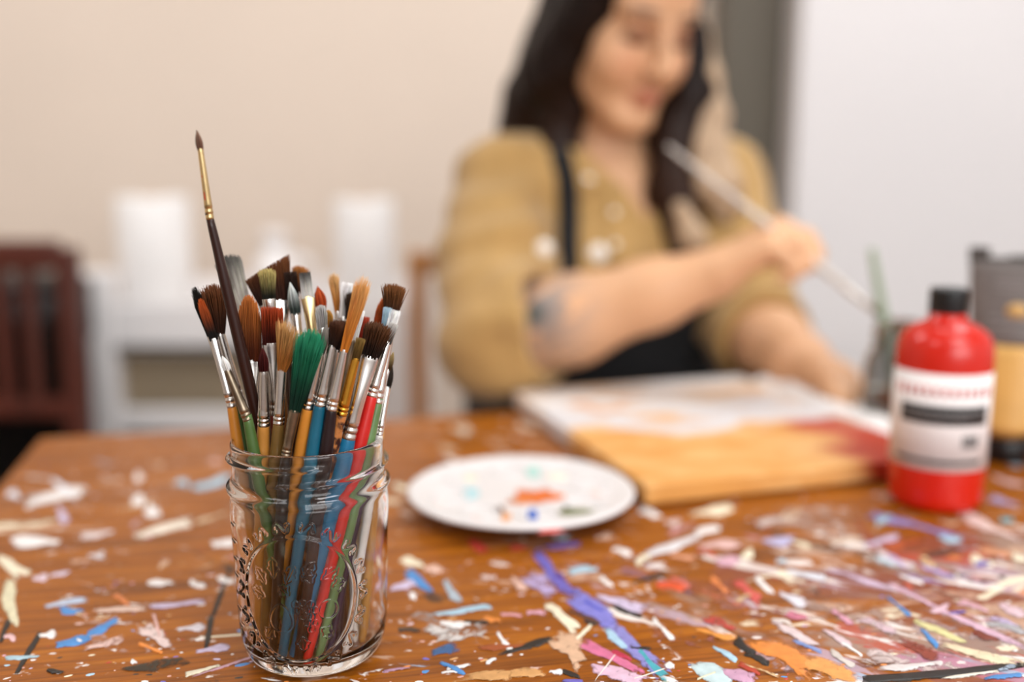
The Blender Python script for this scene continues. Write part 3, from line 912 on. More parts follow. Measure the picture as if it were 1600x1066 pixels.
SC = (JC.y / math.cos(math.radians(20))) / FPX * 1.0      # rough metres per pixel at the jar


def mpp(p):
    f = Vector((0, math.cos(PITCH), -math.sin(PITCH)))
    return (p - Vector((0, 0, CAMZ))).dot(f) / FPX


FLOOR_IN = TZ + .0078
feet, tops, rad = [], [], []
for b in B:
    f = pz(b['foot'][0], b['foot'][1], FLOOR_IN)
    feet.append([f.x, f.y])
    tops.append(b['d'])
    rad.append(max(b['we'], 13) * .5 * .00034)
# spread the bundle so that the handles lie beside one another instead of through one another
feet = np.array(feet)
feet -= np.array([JC.x, JC.y])
tops = np.array(tops)
rad = np.array(rad)
NB = len(B)
endpx = [b['end'] for b in B]
rnd = np.random.RandomState(3)


def endpoint(i, d):
    return np.array(px(endpx[i][0], endpx[i][1], JY + d))


for it in range(500):
    T_ = np.array([endpoint(i, tops[i]) for i in range(NB)])
    F_ = np.concatenate([feet + np.array([JC.x, JC.y]), np.full((NB, 1), FLOOR_IN)], 1)
    D = T_ - F_
    dF, dT, cnt = np.zeros((NB, 2)), np.zeros(NB), 0
    # compare at a number of heights: every handle is nearly upright
    for zq, wgt in ((.012, 1), (.04, 1), (.07, 1), (.1, 1), (.122, 1), (.14, .6)):
        t = (TZ + zq - F_[:, 2]) / D[:, 2]
        Q = F_[:, :2] + D[:, :2] * t[:, None]
        rz = rad * (.78 + .3 * min(1, zq / .1))
        dx = Q[:, None, :] - Q[None, :, :]
        dist = np.sqrt((dx ** 2).sum(-1)) + 1e-9
        need = (rz[:, None] + rz[None, :]) * 1.04
        ov = np.clip(need - dist, 0, None)
        np.fill_diagonal(ov, 0)
        push = (dx / dist[..., None] * ov[..., None]).sum(1) * .5 * wgt
        lim = (.0355 if zq > .02 else .0335) - rz
        rr_ = np.sqrt(((Q - np.array([JC.x, JC.y])) ** 2).sum(1))
        over = np.clip(rr_ - lim, 0, None)
        wall = -(Q - np.array([JC.x, JC.y])) / np.maximum(rr_, 1e-6)[:, None] * over[:, None] * (1.2 if zq < .13 else 0)
        tt = np.clip(t, 0, 1)[:, None]
        dF += push * (1 - tt) + (wall * (1 - tt) if zq < .08 else 0)
        dT += (push[:, 1] + wall[:, 1]) * tt[:, 0]
    feet += .30 * dF
    tops += .30 * dT
    tops = np.clip(tops, -.037, .037)
    r = np.sqrt((feet ** 2).sum(1))
    feet *= np.minimum(1, .0305 / np.maximum(r, 1e-6))[:, None]


def strands(b, Bp, Tp, wdir, ddir, wb, db, wt, seed):
    r = random.Random(seed)
    V, F, C = [], [], []
    ax = (Tp - Bp)
    Lh = ax.length
    n_ax = ax.normalized()
    sh = b['shape']
    N = {'point': 90, 'filbert': 240, 'flat': 220, 'bushy': 300, 'fan': 260, 'splay': 200, 'wash': 520}[sh]
    if wt > .012:
        N = int(N * 1.25)
    c0, c1 = srgb(b['c0']), srgb(b['c1'])
    dt = {'point': wt, 'filbert': wt * .45, 'flat': wt * .35, 'bushy': wt * .62, 'fan': wt * .22, 'splay': wt * .3, 'wash': wt * .16}[sh]

    def strand(u, w, ln, wob, sr, core=False):
        # u, w in the unit disc of the base; straight run then to the head outline
        p0 = Bp + wdir * (u * wb * .47) + ddir * (w * db * .47)
        base = len(V)
        seg = 5
        off = (r.gauss(0, 1), r.gauss(0, 1))
        v0 = r.uniform(.78, 1.2)
        tint = [v0 * r.uniform(.95, 1.05) for _ in range(3)]
        for j in range(seg + 1):
            t = j / seg * ln
            if sh == 'point':
                k = (1 + .55 * math.sin(math.pi * min(1, t * 1.0) * .8)) * max(.03, 1 - t ** 2.2)
                ww, dd = wb * .47 * k, db * .47 * k
            else:
                e = t ** (.8 if sh in ('bushy', 'fan', 'splay') else .9)
                ww = wb * .47 * (1 - e) + wt * .5 * e
                dd = db * .47 * (1 - e) + dt * .5 * e
                if sh == 'filbert':
                    ww *= 1 - .25 * max(0, t - .6) ** 1.2
            skew = 0
            q = Bp + n_ax * (t * Lh) + wdir * (u * ww + off[0] * wob * t * t) + ddir * (w * dd + off[1] * wob * t * t)
            rad_ = sr * (1 if j < seg - 1 else (.75 if j == seg - 1 else .25))
            for a in range(3):
                an = a * 2.094 + u
                V.append(q + wdir * (rad_ * math.cos(an)) + ddir * (rad_ * math.sin(an)))
                g = max(0, min(1, (t - .25) / .7)) ** 1.1
                C.append([min(1, (c0[m] * (1 - g) + c1[m] * g) * tint[m]) for m in range(3)])
        for j in range(seg):
            for a in range(3):
                a2 = (a + 1) % 3
                F.append((base + j * 3 + a, base + j * 3 + a2, base + (j + 1) * 3 + a2, base + (j + 1) * 3 + a))
        F.append((base + seg * 3, base + seg * 3 + 1, base + seg * 3 + 2))
    area_r = math.sqrt(max(wt * max(dt, .002), 1e-7) / N) * .62
    sr = max(.00016, min(.00042, area_r))
    for i in range(N):
        a = r.uniform(0, 2 * math.pi)
        rr = math.sqrt(r.random())
        if sh in ('flat', 'wash', 'filbert', 'splay', 'fan'):
            u, w = r.uniform(-1, 1), r.uniform(-1, 1)
        else:
            u, w = rr * math.cos(a), rr * math.sin(a)
        if sh == 'point':
            ln = 1 - .25 * rr * r.random()
            wob = .0001
        elif sh == 'filbert':
            ln = (1 - .36 * abs(u) ** 2.6) * (1 - .07 * r.random())
            wob = .0004
        elif sh == 'flat':
            ln = 1 - .07 * r.random()
            wob = .0003
        elif sh == 'wash':
            ln = (.82 - .18 * u) * (1 - .05 * r.random())
            wob = .0006
        elif sh == 'fan':
            ln = (1 - .30 * r.random()) * (1 + .12 * u)
            wob = .0012
        elif sh == 'splay':
            ln = (1 - .16 * r.random()) * (1 - .10 * abs(u))
            wob = .0009
        else:
            ln = (1.0 - .10 * rr * rr - .10 * r.random())
            wob = .0011
        strand(u, w, ln, wob, sr)
    return V, F, C


def build_brush(b, Fp, Ep, name='paintbrush', group='paintbrushes in the mason jar', seed=1, bdepth=None):
    """Fp foot of the handle, Ep end of the handle at the ferrule; bristle base and tip come after"""
    ax = (Ep - Fp).normalized()
    view = (Ep - Vector((0, 0, CAMZ))).normalized()
    m = mpp(Ep)
    # bristle base: on the axis, as far along as the photograph shows
    Bp = b['B3']
    Tp = b['T3']
    ax2 = (Bp - Ep).normalized()
    w = ax2.cross(view).normalized()
    d = w.cross(ax2).normalized()
    root = empty(name, Fp)
    tag(root, b['label'], 'paintbrush', group)
    we, wb, wt = b['we'] * m, b['wb'] * mpp(Bp), b['wt'] * mpp(Tp)
    O = Fp

    def part(nm, V, F, mat, cols=None, parent=root):
        return meshobj(nm, [v - O for v in V], F, mat, parent, cols=cols)
    # handle: slim end, swelling below the ferrule
    wh = ax.cross(view).normalized()
    dh = wh.cross(ax).normalized()
    LH = (Ep - Fp).length
    re = we / 2
    rings, cols = [], []
    c = srgb(b['hc'])
    hs = b.get('hs', 1.0)
    prof = [(0, .4), (.006, .7), (.02, .82), (.2, .95), (.45, 1.1), (.68, 1.24), (.84, 1.26), (.95, 1.1), (1.0, .94)]
    if hs != 1:
        prof = [(t_, r0_ * (1 + (hs - 1) * min(1, (1 - t_) * 2.2))) for t_, r0_ in prof]
    if b.get('long'):
        prof = [(0, .25), (.01, .4), (.03, .5), (.3, .72), (.6, 1.02), (.8, 1.12), (.94, 1.0), (1.0, .9)]
    NR, n = 34, 16
    ts = sorted(set([p[0] for p in prof] + [k / NR for k in range(NR + 1)]))
    for t in ts:
        for (t0, r0), (t1, r1) in zip(prof[:-1], prof[1:]):
            if t0 <= t <= t1:
                q = (t - t0) / (t1 - t0)
                rr = r0 + (r1 - r0) * (q * q * (3 - 2 * q))
                break
        rings.append((Fp + ax * (LH * t), wh, dh, re * rr, re * rr))
        cols += [c] * n
    V, F = loft(rings, n)
    part('handle', V, F, M['handle_mottled'] if b.get('mottled') else M['handle'], cols)
    # ferrule: crimped at the handle, flattening towards the bristles
    flat = b['shape'] in ('flat', 'wash', 'filbert', 'fan', 'splay') and b['wb'] > 12
    db = wb * ((.42 if b['wb'] < 20 else .24) if flat else 1.0)
    if b['shape'] == 'bushy' and b['wb'] > 24:
        db = wb * .35
    LF = (Bp - Ep).length
    rings = []
    E0 = Ep - ax * .003
    hard = [(0.0, 1.02), (.02, 1.04), (.06, 1.05), (.065, .97), (.085, .97), (.09, 1.06), (.135, 1.06), (.14, .97), (.16, .97), (.165, 1.05), (.22, 1.04)]
    for t, s in hard:
        rings.append((E0 + (Bp - E0) * t, w, d, re * s, re * s))
    for k in range(1, 15):
        q = k / 14
        t = .22 + .78 * q
        if b['wb'] > b['we'] * 1.25:
            e = max(0, (q - .25) / .75)
            e = e * e * (3 - 2 * e)
        else:
            e = q
        rings.append((E0 + (Bp - E0) * t, w, d, re * (1 - e) + wb / 2 * e, re * (1 - e) + db / 2 * e))
    rings.append((Bp + ax2 * .0002, w, d, wb / 2 * .97, db / 2 * .97))
    rings.append((Bp - ax2 * .001, w, d, wb / 2 * .90, db / 2 * .88))
    V, F = loft(rings, 20)
    fm = {'steel': M['steel'], 'gold': M['gold'], 'dull': M['dullmetal'], 'brass': M['brass']}[b['fer']]
    fo = part('ferrule', V, F, fm)
    if b['shape'] == 'point' and b['tip'] == (307, 203):
        # red paint caked on the gold ferrule
        rg = []
        for k in range(9):
            t = .22 + .05 * k
            s = (re * (1 - t) + wb / 2 * t) * (.62 + .2 * math.sin(k * .8))
            rg.append((E0 + (Bp - E0) * t + w * re * .42 - d * 0 - view * re * .5, w, d, s * .45, s * .5))
        V, F = loft(rg, 10)
        part('red_paint', V, F, M['red_dab'], parent=fo)
    # bristles
    wdirT = (Tp - Bp).normalized().cross(view).normalized()
    ddirT = wdirT.cross((Tp - Bp).normalized()).normalized()
    V, F, C = strands(b, Bp - ax2 * .001, Tp, wdirT, ddirT, wb, db, wt, seed)
    br = part('bristles', V, F, M['bristle'], C)
    br['kind'] = 'stuff'
    return root


M['gold'] = pmat('pale_gold_ferrule', '#d8bd8a', 0.28, metal=1.0, var=0.15, scale=120)
M['red_dab'] = pmat('red_paint_dab', '#c21f1c', 0.4)
m_, nt_, p_ = newmat('mottled_red_brown_handle')
tc_ = node(nt_, 'ShaderNodeTexCoord')
n_ = node(nt_, 'ShaderNodeTexNoise')
n_.inputs['Scale'].default_value = 260
n_.inputs['Detail'].default_value = 3
r_ = node(nt_, 'ShaderNodeValToRGB')
r_.color_ramp.elements[0].position, r_.color_ramp.elements[0].color = .42, srgb('#2e0f0a') + (1,)
r_.color_ramp.elements[1].position, r_.color_ramp.elements[1].color = .58, srgb('#b3703a') + (1,)
nt_.links.new(tc_.outputs['Object'], n_.inputs['Vector'])
nt_.links.new(n_.outputs['Fac'], r_.inputs[0])
nt_.links.new(r_.outputs[0], p_.inputs['Base Color'])
p_.inputs['Roughness'].default_value = .35
M['handle_mottled'] = m_

for i, b in enumerate(B):
    Fp = Vector((feet[i][0] + JC.x, feet[i][1] + JC.y, FLOOR_IN + .0006))
    Ep = px(b['end'][0], b['end'][1], JY + tops[i])
    # carry on along the handle's own line; the head keeps the depth that line reaches
    sl = (Ep.y - Fp.y) / (Ep.z - Fp.z)
    g = px(b['base'][0], b['base'][1], Ep.y)
    b['B3'] = px(b['base'][0], b['base'][1], Ep.y + sl * (g.z - Ep.z))
    g = px(b['tip'][0], b['tip'][1], b['B3'].y)
    b['T3'] = px(b['tip'][0], b['tip'][1], b['B3'].y + sl * (g.z - b['B3'].z) * .8)
    b['mottled'] = b['fer'] == 'brass'
    if i == 0:
        b['hs'] = 1.45
    build_brush(b, Fp, Ep, seed=i + 5)
# ------------------------------------------------------------------ round palette
def smoothstep(a, b, x):
    t = max(0.0, min(1.0, (x - a) / (b - a)))
    return t * t * (3 - 2 * t)


PC = pz(814, 795, TZ)
PR = 0.0885
palette = empty('paint_palette', (PC.x, PC.y, TZ))
tag(palette, 'round white plastic paint palette with small dried paint dabs', 'palette')
M['palette'] = pmat('white_palette_plastic', '#d8d3d2', 0.35, var=0.03, scale=40)
PROF = [(0.0, .0105), (.03, .0105), (.05, .0106), (.066, .0108), (.073, .0112), (.079, .0128), (.0835, .0138), (.0868, .0138), (.0884, .0128), (.0886, .0118), (.0872, .0108), (.0845, .0102), (.078, .0085), (.068, .0055), (.058, .0025), (.050, .0), (.047, .0), (.046, .003), (.04, .0078), (0.0, .0078)]
PROF = [(r, z * 1.3) for r, z in PROF]
V, F = lathe(PROF, 72)
# round wells pressed into the disc
V = [list(v) for v in V]
meshobj('plate', V, F, M['palette'], palette)
# raised rims of the paint wells
for k in range(8):
    a = k / 8 * 2 * math.pi + .2
    cx, cy, rw = .056 * math.cos(a), .056 * math.sin(a), .0135
    pts = [(cx + rw * math.cos(t * .2618), cy + rw * math.sin(t * .2618), .0144) for t in range(25)]
    Vw, Fw = tube(pts, .0012, 6)
    meshobj('well_rim', Vw, Fw, M['palette'], palette)


def plate_dab(u, v, w, h, colr, seed, spikes=0.3):
    r = random.Random(seed)
    c = pz(u, v, TZ + .0112)
    m = mpp(c)
    out = []
    n = 16
    for k in range(n):
        a = 2 * math.pi * k / n
        q = 1 + spikes * r.uniform(-1, 1)
        out.append(pz(u + w / 2 * math.cos(a) * q, v + h / 2 * math.sin(a) * q, TZ + .0140) - Vector((PC.x, PC.y, TZ)))
    cen = sum(out, Vector()) / n
    verts = [Vector(p) for p in out] + [cen + (p - cen) * .7 + Vector((0, 0, .0009)) for p in out] + [cen + Vector((0, 0, .0013))]
    faces = [(i, (i + 1) % n, n + (i + 1) % n, n + i) for i in range(n)] + [(n + i, n + (i + 1) % n, 2 * n) for i in range(n)]
    faces = [tuple(reversed(f)) for f in faces]
    o = meshobj('paint_dab', verts, faces, pmat('palette_paint', colr, .4, var=.2, scale=120), palette)
    return o


for k, (u, v, w, h, c, s) in enumerate([(838, 776, 50, 17, '#d2682c', .5), (818, 783, 44, 8, '#c9743c', .4), (861, 775, 28, 8, '#d8743a', .3), (832, 806, 14, 20, '#2a5db4', .15), (906, 799, 50, 12, '#6b6f47', .3), (890, 797, 16, 10, '#4f5a38', .3),
                                     (735, 771, 20, 18, '#a9cbd0', .2), (833, 737, 20, 16, '#a3cfc6', .2), (860, 829, 34, 9, '#cf5a52', .4), (780, 797, 14, 9, '#5a3d30', .4), (790, 808, 14, 12, '#d99a6a', .4), (735, 747, 18, 8, '#ead9c0', .3),
                                     (870, 745, 26, 10, '#f0dcc4', .3), (930, 770, 16, 9, '#e3c4bc', .3), (745, 812, 18, 7, '#e6c6c0', .4), (690, 785, 12, 8, '#e4cfcb', .4)]):
    plate_dab(u, v, w * 1.25, h * 1.3, c, k, s)

# ------------------------------------------------------------------ canvas being painted
CT = 0.019
cA, cB, cD = pz(803, 612, TZ + CT), pz(1162, 590, TZ + CT), pz(1030, 757, TZ + CT)
vy = (cD - cA).normalized()              # towards the camera
ux = (Vector((-vy.y, vy.x, 0)) + (cB - cA).normalized()).normalized()
vy = Vector((ux.y, -ux.x, 0))
CHt = (cD - cA).dot(vy)
CW = (cB - cA).dot(ux)


def canvas_material():
    m, nt, p = newmat('orange_and_white_acrylic')
    L = nt.links.new
    tc = node(nt, 'ShaderNodeTexCoord')
    sep = node(nt, 'ShaderNodeSeparateXYZ')
    L(tc.outputs['Object'], sep.inputs[0])

    def nz(scale, sc=(1, 1, 1), off=(0, 0, 0), d=4):
        mp = node(nt, 'ShaderNodeMapping')
        mp.inputs['Scale'].default_value = sc
        mp.inputs['Location'].default_value = off
        L(tc.outputs['Object'], mp.inputs[0])
        n = node(nt, 'ShaderNodeTexNoise')
        n.inputs['Scale'].default_value = scale
        n.inputs['Detail'].default_value = d
        L(mp.outputs[0], n.inputs['Vector'])
        return n.outputs['Fac']

    def mixc(fac, a, b):
        x = node(nt, 'ShaderNodeMix', data_type='RGBA')
        L(fac, x.inputs['Factor'])
        for s, k in ((a, 'A'), (b, 'B')):
            if isinstance(s, str):
                x.inputs[k].default_value = srgb(s) + (1,)
            else:
                L(s, x.inputs[k])
        return x.outputs['Result']

    def rng_(src, a, b):
        r = node(nt, 'ShaderNodeMapRange', interpolation_type='SMOOTHSTEP')
        r.inputs[1].default_value, r.inputs[2].default_value = a, b
        L(src, r.inputs[0])
        return r.outputs[0]

    def math_(op, a, b):
        x = node(nt, 'ShaderNodeMath', operation=op)
        for k, s in enumerate((a, b)):
            if isinstance(s, (int, float)):
                x.inputs[k].default_value = s
            else:
                L(s, x.inputs[k])
        return x.outputs[0]
    # t: 0 at the far edge, 1 at the near edge; wobbling waterline
    t = math_('DIVIDE', math_('MULTIPLY', sep.outputs[1], -1.0), CHt)
    s = math_('DIVIDE', sep.outputs[0], CW)
    wob = math_('MULTIPLY', math_('SUBTRACT', nz(11, (1, 1.6, 1)), .5), .8)
    tw = math_('ADD', t, wob)
    tw = math_('ADD', tw, math_('MULTIPLY', s, -.10))
    orange = mixc(rng_(nz(22, (1, 2, 1), (2, 2, 0)), .35, .65), '#d4954c', '#e3b070')
    white = mixc(rng_(nz(12, (1, 3, 1), (5, 1, 0)), .45, .62), '#ddd6d2', '#d9b490')
    col = mixc(rng_(tw, .42, .58), white, orange)
    # pale bluish band across the middle and rusty hills above it
    band = math_('MULTIPLY', rng_(tw, .30, .38), math_('SUBTRACT', 1.0, rng_(tw, .44, .54)))
    col = mixc(math_('MULTIPLY', band, .85), col, '#d4d3d7')
    hill = math_('MULTIPLY', math_('MULTIPLY', rng_(tw, .20, .25), math_('SUBTRACT', 1.0, rng_(tw, .27, .33))), rng_(nz(16, (1, 1, 1), (8, 0, 0)), .48, .6))
    col = mixc(math_('MULTIPLY', hill, .9), col, '#cf843c')
    # red near corner on the right
    red = math_('MULTIPLY', rng_(math_('ADD', s, math_('MULTIPLY', wob, .6)), .70, .84), rng_(tw, .44, .62))
    col = mixc(red, col, '#b3391d')
    L(col, p.inputs['Base Color'])
    p.inputs['Roughness'].default_value = .5
    b = node(nt, 'ShaderNodeBump')
    b.inputs['Strength'].default_value = .3
    b.inputs['Distance'].default_value = .001
    L(nz(90), b.inputs['Height'])
    L(b.outputs[0], p.inputs['Normal'])
    return m


canvas = empty('painted_canvas', (cA.x, cA.y, TZ + .0006), math.atan2(ux.y, ux.x))
tag(canvas, 'stretched canvas with orange and white painting lying on the table', 'canvas')
box('canvas_face', (0, -CHt, .002), (CW, 0, CT), canvas_material(), canvas, bevel=.003, seg=3)
sb = bmesh.new()
for lo, hi in (((.006, -CHt + .006, 0), (CW - .006, -CHt + .03, .004)), ((.006, -.03, 0), (CW - .006, -.006, .004)), ((.006, -CHt + .03, 0), (.03, -.03, .004)), ((CW - .03, -CHt + .03, 0), (CW - .006, -.03, .004))):
    box_bm(lo, hi, bm=sb)
bmobj('stretcher_frame', sb, M['oak'], canvas)

# ------------------------------------------------------------------ folded white paper towel beside the canvas
def sheet(name, A, Bv, Cv, nx, ny, thick, mat, amp, seed, parent=None, fold=0.0):
    """soft rectangular pad: corner A, side vectors Bv and Cv, with gentle waves"""
    nrm = Vector((0, 0, 1))
    verts, faces = [], []
    for s in (0, 1):
        for j in range(ny + 1):
            for i in range(nx + 1):
                u, v = i / nx, j / ny
                edge = min(u, 1 - u, v, 1 - v)
                e = smoothstep(0, .09, edge)
                h = mnoise.noise(Vector((u * 4 + seed, v * 4, seed))) * amp + mnoise.noise(Vector((u * 9 + seed, v * 9, 2))) * amp * .4
                z = 0 if s == 0 else thick * (.35 + .65 * e) + max(0, h + amp * .4) * e + fold * smoothstep(.35, .6, u)
                verts.append(A + Bv * u + Cv * v + nrm * z)
    W = nx + 1
    o = W * (ny + 1)
    for j in range(ny):
        for i in range(nx):
            a = j * W + i
            faces.append((o + a, o + a + 1, o + a + W + 1, o + a + W))
            faces.append((a, a + W, a + W + 1, a + 1))
    per = [(i, 0) for i in range(nx)] + [(nx, j) for j in range(ny)] + [(i, ny) for i in range(nx, 0, -1)] + [(0, j) for j in range(ny, 0, -1)]
    idx = [j * W + i for i, j in per]
    for k in range(len(idx)):
        a, b = idx[k], idx[(k + 1) % len(idx)]
        faces.append((a, b, o + b, o + a))
    return meshobj(name, verts, faces, mat, parent)


cR = Vector((cA.x, cA.y, TZ)) + ux * (CW + .003)
tA = cR + vy * .005
tdir = vy * (CHt * .70)
tperp = ux * .050 + vy * .006
tag(sheet('paper_towel', tA + Vector((0, 0, .0005)), tdir, tperp, 26, 10, .020, M['paper'], .008, 3.1), 'folded white paper towel lying behind the canvas near the water jar', 'paper towel')

# ------------------------------------------------------------------ red paint bottle
BC = pz(1459, 783, TZ)
bm_ = mpp(BC + Vector((0, 0, .08)))
BR = 143 / 2 * bm_
bottle = empty('paint_bottle', (BC.x, BC.y, TZ))
tag(bottle, 'red acrylic paint bottle with black cap and white label', 'paint bottle')
M['red_plastic'] = pmat('glossy_red_plastic', '#c81c08', 0.25, var=.06, scale=12, coat=.2)
M['label'] = pmat('white_label_paper', '#e9e2e0', .6, var=.03, scale=60)
H0 = 0.1295
prof = [(0, .002), (BR * .8, 0.0), (BR * .90, .001), (BR * .965, .0045), (BR * .985, .010), (BR * .985, .02), (BR, .03), (BR, H0 - .03), (BR * 1.0, H0 - .012), (BR * .985, H0 - .004), (BR * .95, H0 + .0025), (BR * .85, H0 + .0085), (BR * .66, H0 + .0135), (BR * .48, H0 + .0165), (BR * .40, H0 + .018), (BR * .385, H0 + .0245), (0, H0 + .0245)]
V, F = lathe(prof, 64)
bb = meshobj('bottle_body', V, F, M['red_plastic'], bottle)
CR_ = 58 / 2 * bm_ * .98
cz = H0 + .0225
capn = 60
prof = [(0, cz), (CR_ * .96, cz), (CR_, cz + .001), (CR_, cz + .017), (CR_ * .97, cz + .0192), (CR_ * .9, cz + .020), (0, cz + .020)]
V, F = lathe(prof, capn)
V2 = []
for i, (x, y, z) in enumerate(V):
    k = i % capn
    rr = math.hypot(x, y)
    if rr > CR_ * .98 and k % 2:
        x, y = x * .97, y * .97
    V2.append((x, y, z))
meshobj('cap', V2, F, M['black'], bottle)


def wrap(name, r, a0, a1, z0, z1, mat, parent, n=24, th=.0003, edge=None):
    """patch of a label wrapped round a cylinder of radius r; angle 0 faces the camera, + to the right"""
    verts, faces = [], []
    for q in (r, r + th):
        for k in range(n + 1):
            a = a0 + (a1 - a0) * k / n - math.pi / 2
            for z in (z0, z1):
                verts.append((q * math.cos(a), q * math.sin(a), z))
    o = 2 * (n + 1)
    for k in range(n):
        faces.append((o + 2 * k, o + 2 * k + 2, o + 2 * k + 3, o + 2 * k + 1))
        faces.append((2 * k, 2 * k + 1, 2 * k + 3, 2 * k + 2))
        faces.append((2 * k, 2 * k + 2, o + 2 * k + 2, o + 2 * k))
        faces.append((2 * k + 1, o + 2 * k + 1, o + 2 * k + 3, 2 * k + 3))
    faces.append((0, o, o + 1, 1))
    faces.append((2 * n, 2 * n + 1, o + 2 * n + 1, o + 2 * n))
    return meshobj(name, verts, faces, mat, parent)


va = math.atan2(BC.x, BC.y)            # turn so that angle 0 looks at the camera
bottle.rotation_euler[2] = -va + math.radians(6)
LZ0, LZ1 = .035, .110
lab = wrap('label', BR, -1.62, 1.28, LZ0, LZ1, M['label'], bottle, 40)
M['ink'] = pmat('black_ink', '#1d1b1c', .6)
M['red_ink'] = pmat('red_ink', '#c97f7c', .6, var=.2, scale=200)
M['grey_ink'] = pmat('grey_ink', '#8a8482', .6)
wrap('black_band', BR + .0003, -.98, .98, .071, .086, M['ink'], lab, 30)
for q, (zc, a0, a1) in enumerate([(.0815, -.9, .8), (.0785, -.8, .9), (.0755, -.9, .5)]):
    wrap('fine_print', BR + .0006, a0, a1, zc - .0004, zc + .0004, M['grey_ink'], lab, 20, .0002)
for k in range(13):                      # row of large red capitals, too soft to read
    a = -1.15 + k * .178
    wrap('red_letter', BR + .0003, a, a + .10, .0925, .1005, M['red_ink'], lab, 3)
wrap('lower_rule', BR + .0003, -1.05, .86, .0405, .0435, M['ink'], lab, 26)
for k in range(7):
    a = .38 + k * .056
    wrap('barcode_bar', BR + .0003, a, a + .03, .0535, .0635, M['ink'], lab, 2)

# ------------------------------------------------------------------ glass of rinse water and its green brush
WC = pz(1397, 676, TZ)
WR = 104 / 2 * mpp(WC + Vector((0, 0, .05)))
wj = empty('water_jar', (WC.x, WC.y, TZ))
tag(wj, 'small clear glass jar of murky rinse water beside the red bottle', 'jar')
pr = [(0, .001), (WR * .8, 0), (WR * .95, .003), (WR, .009), (WR, .062), (WR * .97, .072), (WR * .84, .082), (WR * .74, .088), (WR * .74, .091), (WR * .80, .092), (WR * .80, .094), (WR * .74, .0955), (WR * .74, .100), (WR * .79, .101), (WR * .79, .103), (WR * .74, .105), (WR * .74, .111), (WR * .70, .112)]
pin = [(WR * .66, .111), (WR * .67, .088), (WR * .77, .081), (WR * .90, .070), (WR * .93, .062), (WR * .93, .012), (WR * .85, .006), (0, .005)]
V, F = lathe(pr + pin, 48)
meshobj('glass', V, F, pmat('refraction_dark_glass', (.52, .53, .52), 0.0, var=.0, trans=1.0, ior=1.48), wj)  # grey tint stands in for dark surroundings refracted through clear glass
V, F = lathe([(0, .0053), (WR * .84, .0063), (WR * .925, .0122), (WR * .925, .046), (0, .046)], 40)
meshobj('water', V, F, M['water'], wj)
bs = dict(shape='flat', label='green-handled paintbrush standing head down in the rinse water jar', tip=(0, 0), we=14, wb=14, wt=15, fer='steel', hc='#93a48b', c0='#3a2a1c', c1='#5a4630')
hi_ = px(1362, 388, WC.y + .012)
lo_ = Vector((WC.x + .006, WC.y - .004, TZ + .012))
dr = (lo_ - hi_).normalized()
Lb = (lo_ - hi_).length
bs['B3'] = hi_ + dr * (Lb - .012)
bs['T3'] = lo_
build_brush(bs, hi_, hi_ + dr * (Lb - .035), group=None, seed=77)

# ------------------------------------------------------------------ big paint tubes standing on their caps
def paint_tube(uc, vbase, wpx, topv, label, c_label, c_win, c_cap, split, twist=0.0, shoulder=.8, sticker=True):
    c = pz(uc, vbase, TZ)
    m = mpp(c + Vector((0, 0, .08)))
    W = wpx * m
    Ht = px(uc, topv, c.y).z - TZ
    e = empty('paint_tube', (c.x, c.y, TZ), twist - math.atan2(c.x, c.y))
    tag(e, label, 'paint tube')
    V, F = lathe([(0, 0), (W * .27, 0), (W * .285, .001), (W * .285, .021), (W * .27, .0225), (0, .0225)], 40)
    meshobj('cap', V, F, pmat('tube_cap', c_cap, .35), e)
    X, Y, Z = Vector((1, 0, 0)), Vector((0, 1, 0)), Vector((0, 0, 1))

    def ring(t):
        z = .0225 + (Ht - .0225) * t
        s = smoothstep(0.0, .055, t)
        rx = W * (.20 + .17 * s) + (W * .5 - W * .37) * t ** 1.1
        ry = W * (.20 + .17 * s) * (1 - t) ** .75 + .0016
        return (Z * z, X, Y, rx, ry)
    lo_t = [0, .01, .02, .035, .055, .08] + [.08 + (split - .08) * k / 8 for k in range(1, 9)]
    V, F = loft([ring(t) for t in lo_t], 40)
    meshobj('colour_window', V, F, pmat('tube_colour', c_win, .35, var=.08, scale=25), e)
    V, F = loft([ring(split + (.93 - split) * k / 12) for k in range(13)], 40)
    meshobj('tube_body', V, F, pmat('tube_print', c_label, .4, var=.08, scale=30), e)
    # crimped end with hanging slot
    z0, z1 = .0225 + (Ht - .0225) * .925, Ht
    cr = bmesh.new()
    hwid = W * .5
    for lo, hi in (((-hwid, -.0017, z0), (hwid, .0017, z0 + (z1 - z0) * .35)), ((-hwid, -.0017, z0), (-hwid * .58, .0017, z1)), ((hwid * .58, -.0017, z0), (hwid, .0017, z1)), ((-hwid * .2, -.0017, z0), (hwid * .2, .0017, z0 + (z1 - z0) * .5))):
        box_bm(lo, hi, bm=cr, bevel=.0005)
    bmobj('crimp', cr, pmat('tube_crimp', '#4c4744', .35, var=.1), e)
    return e, ring, W, Ht


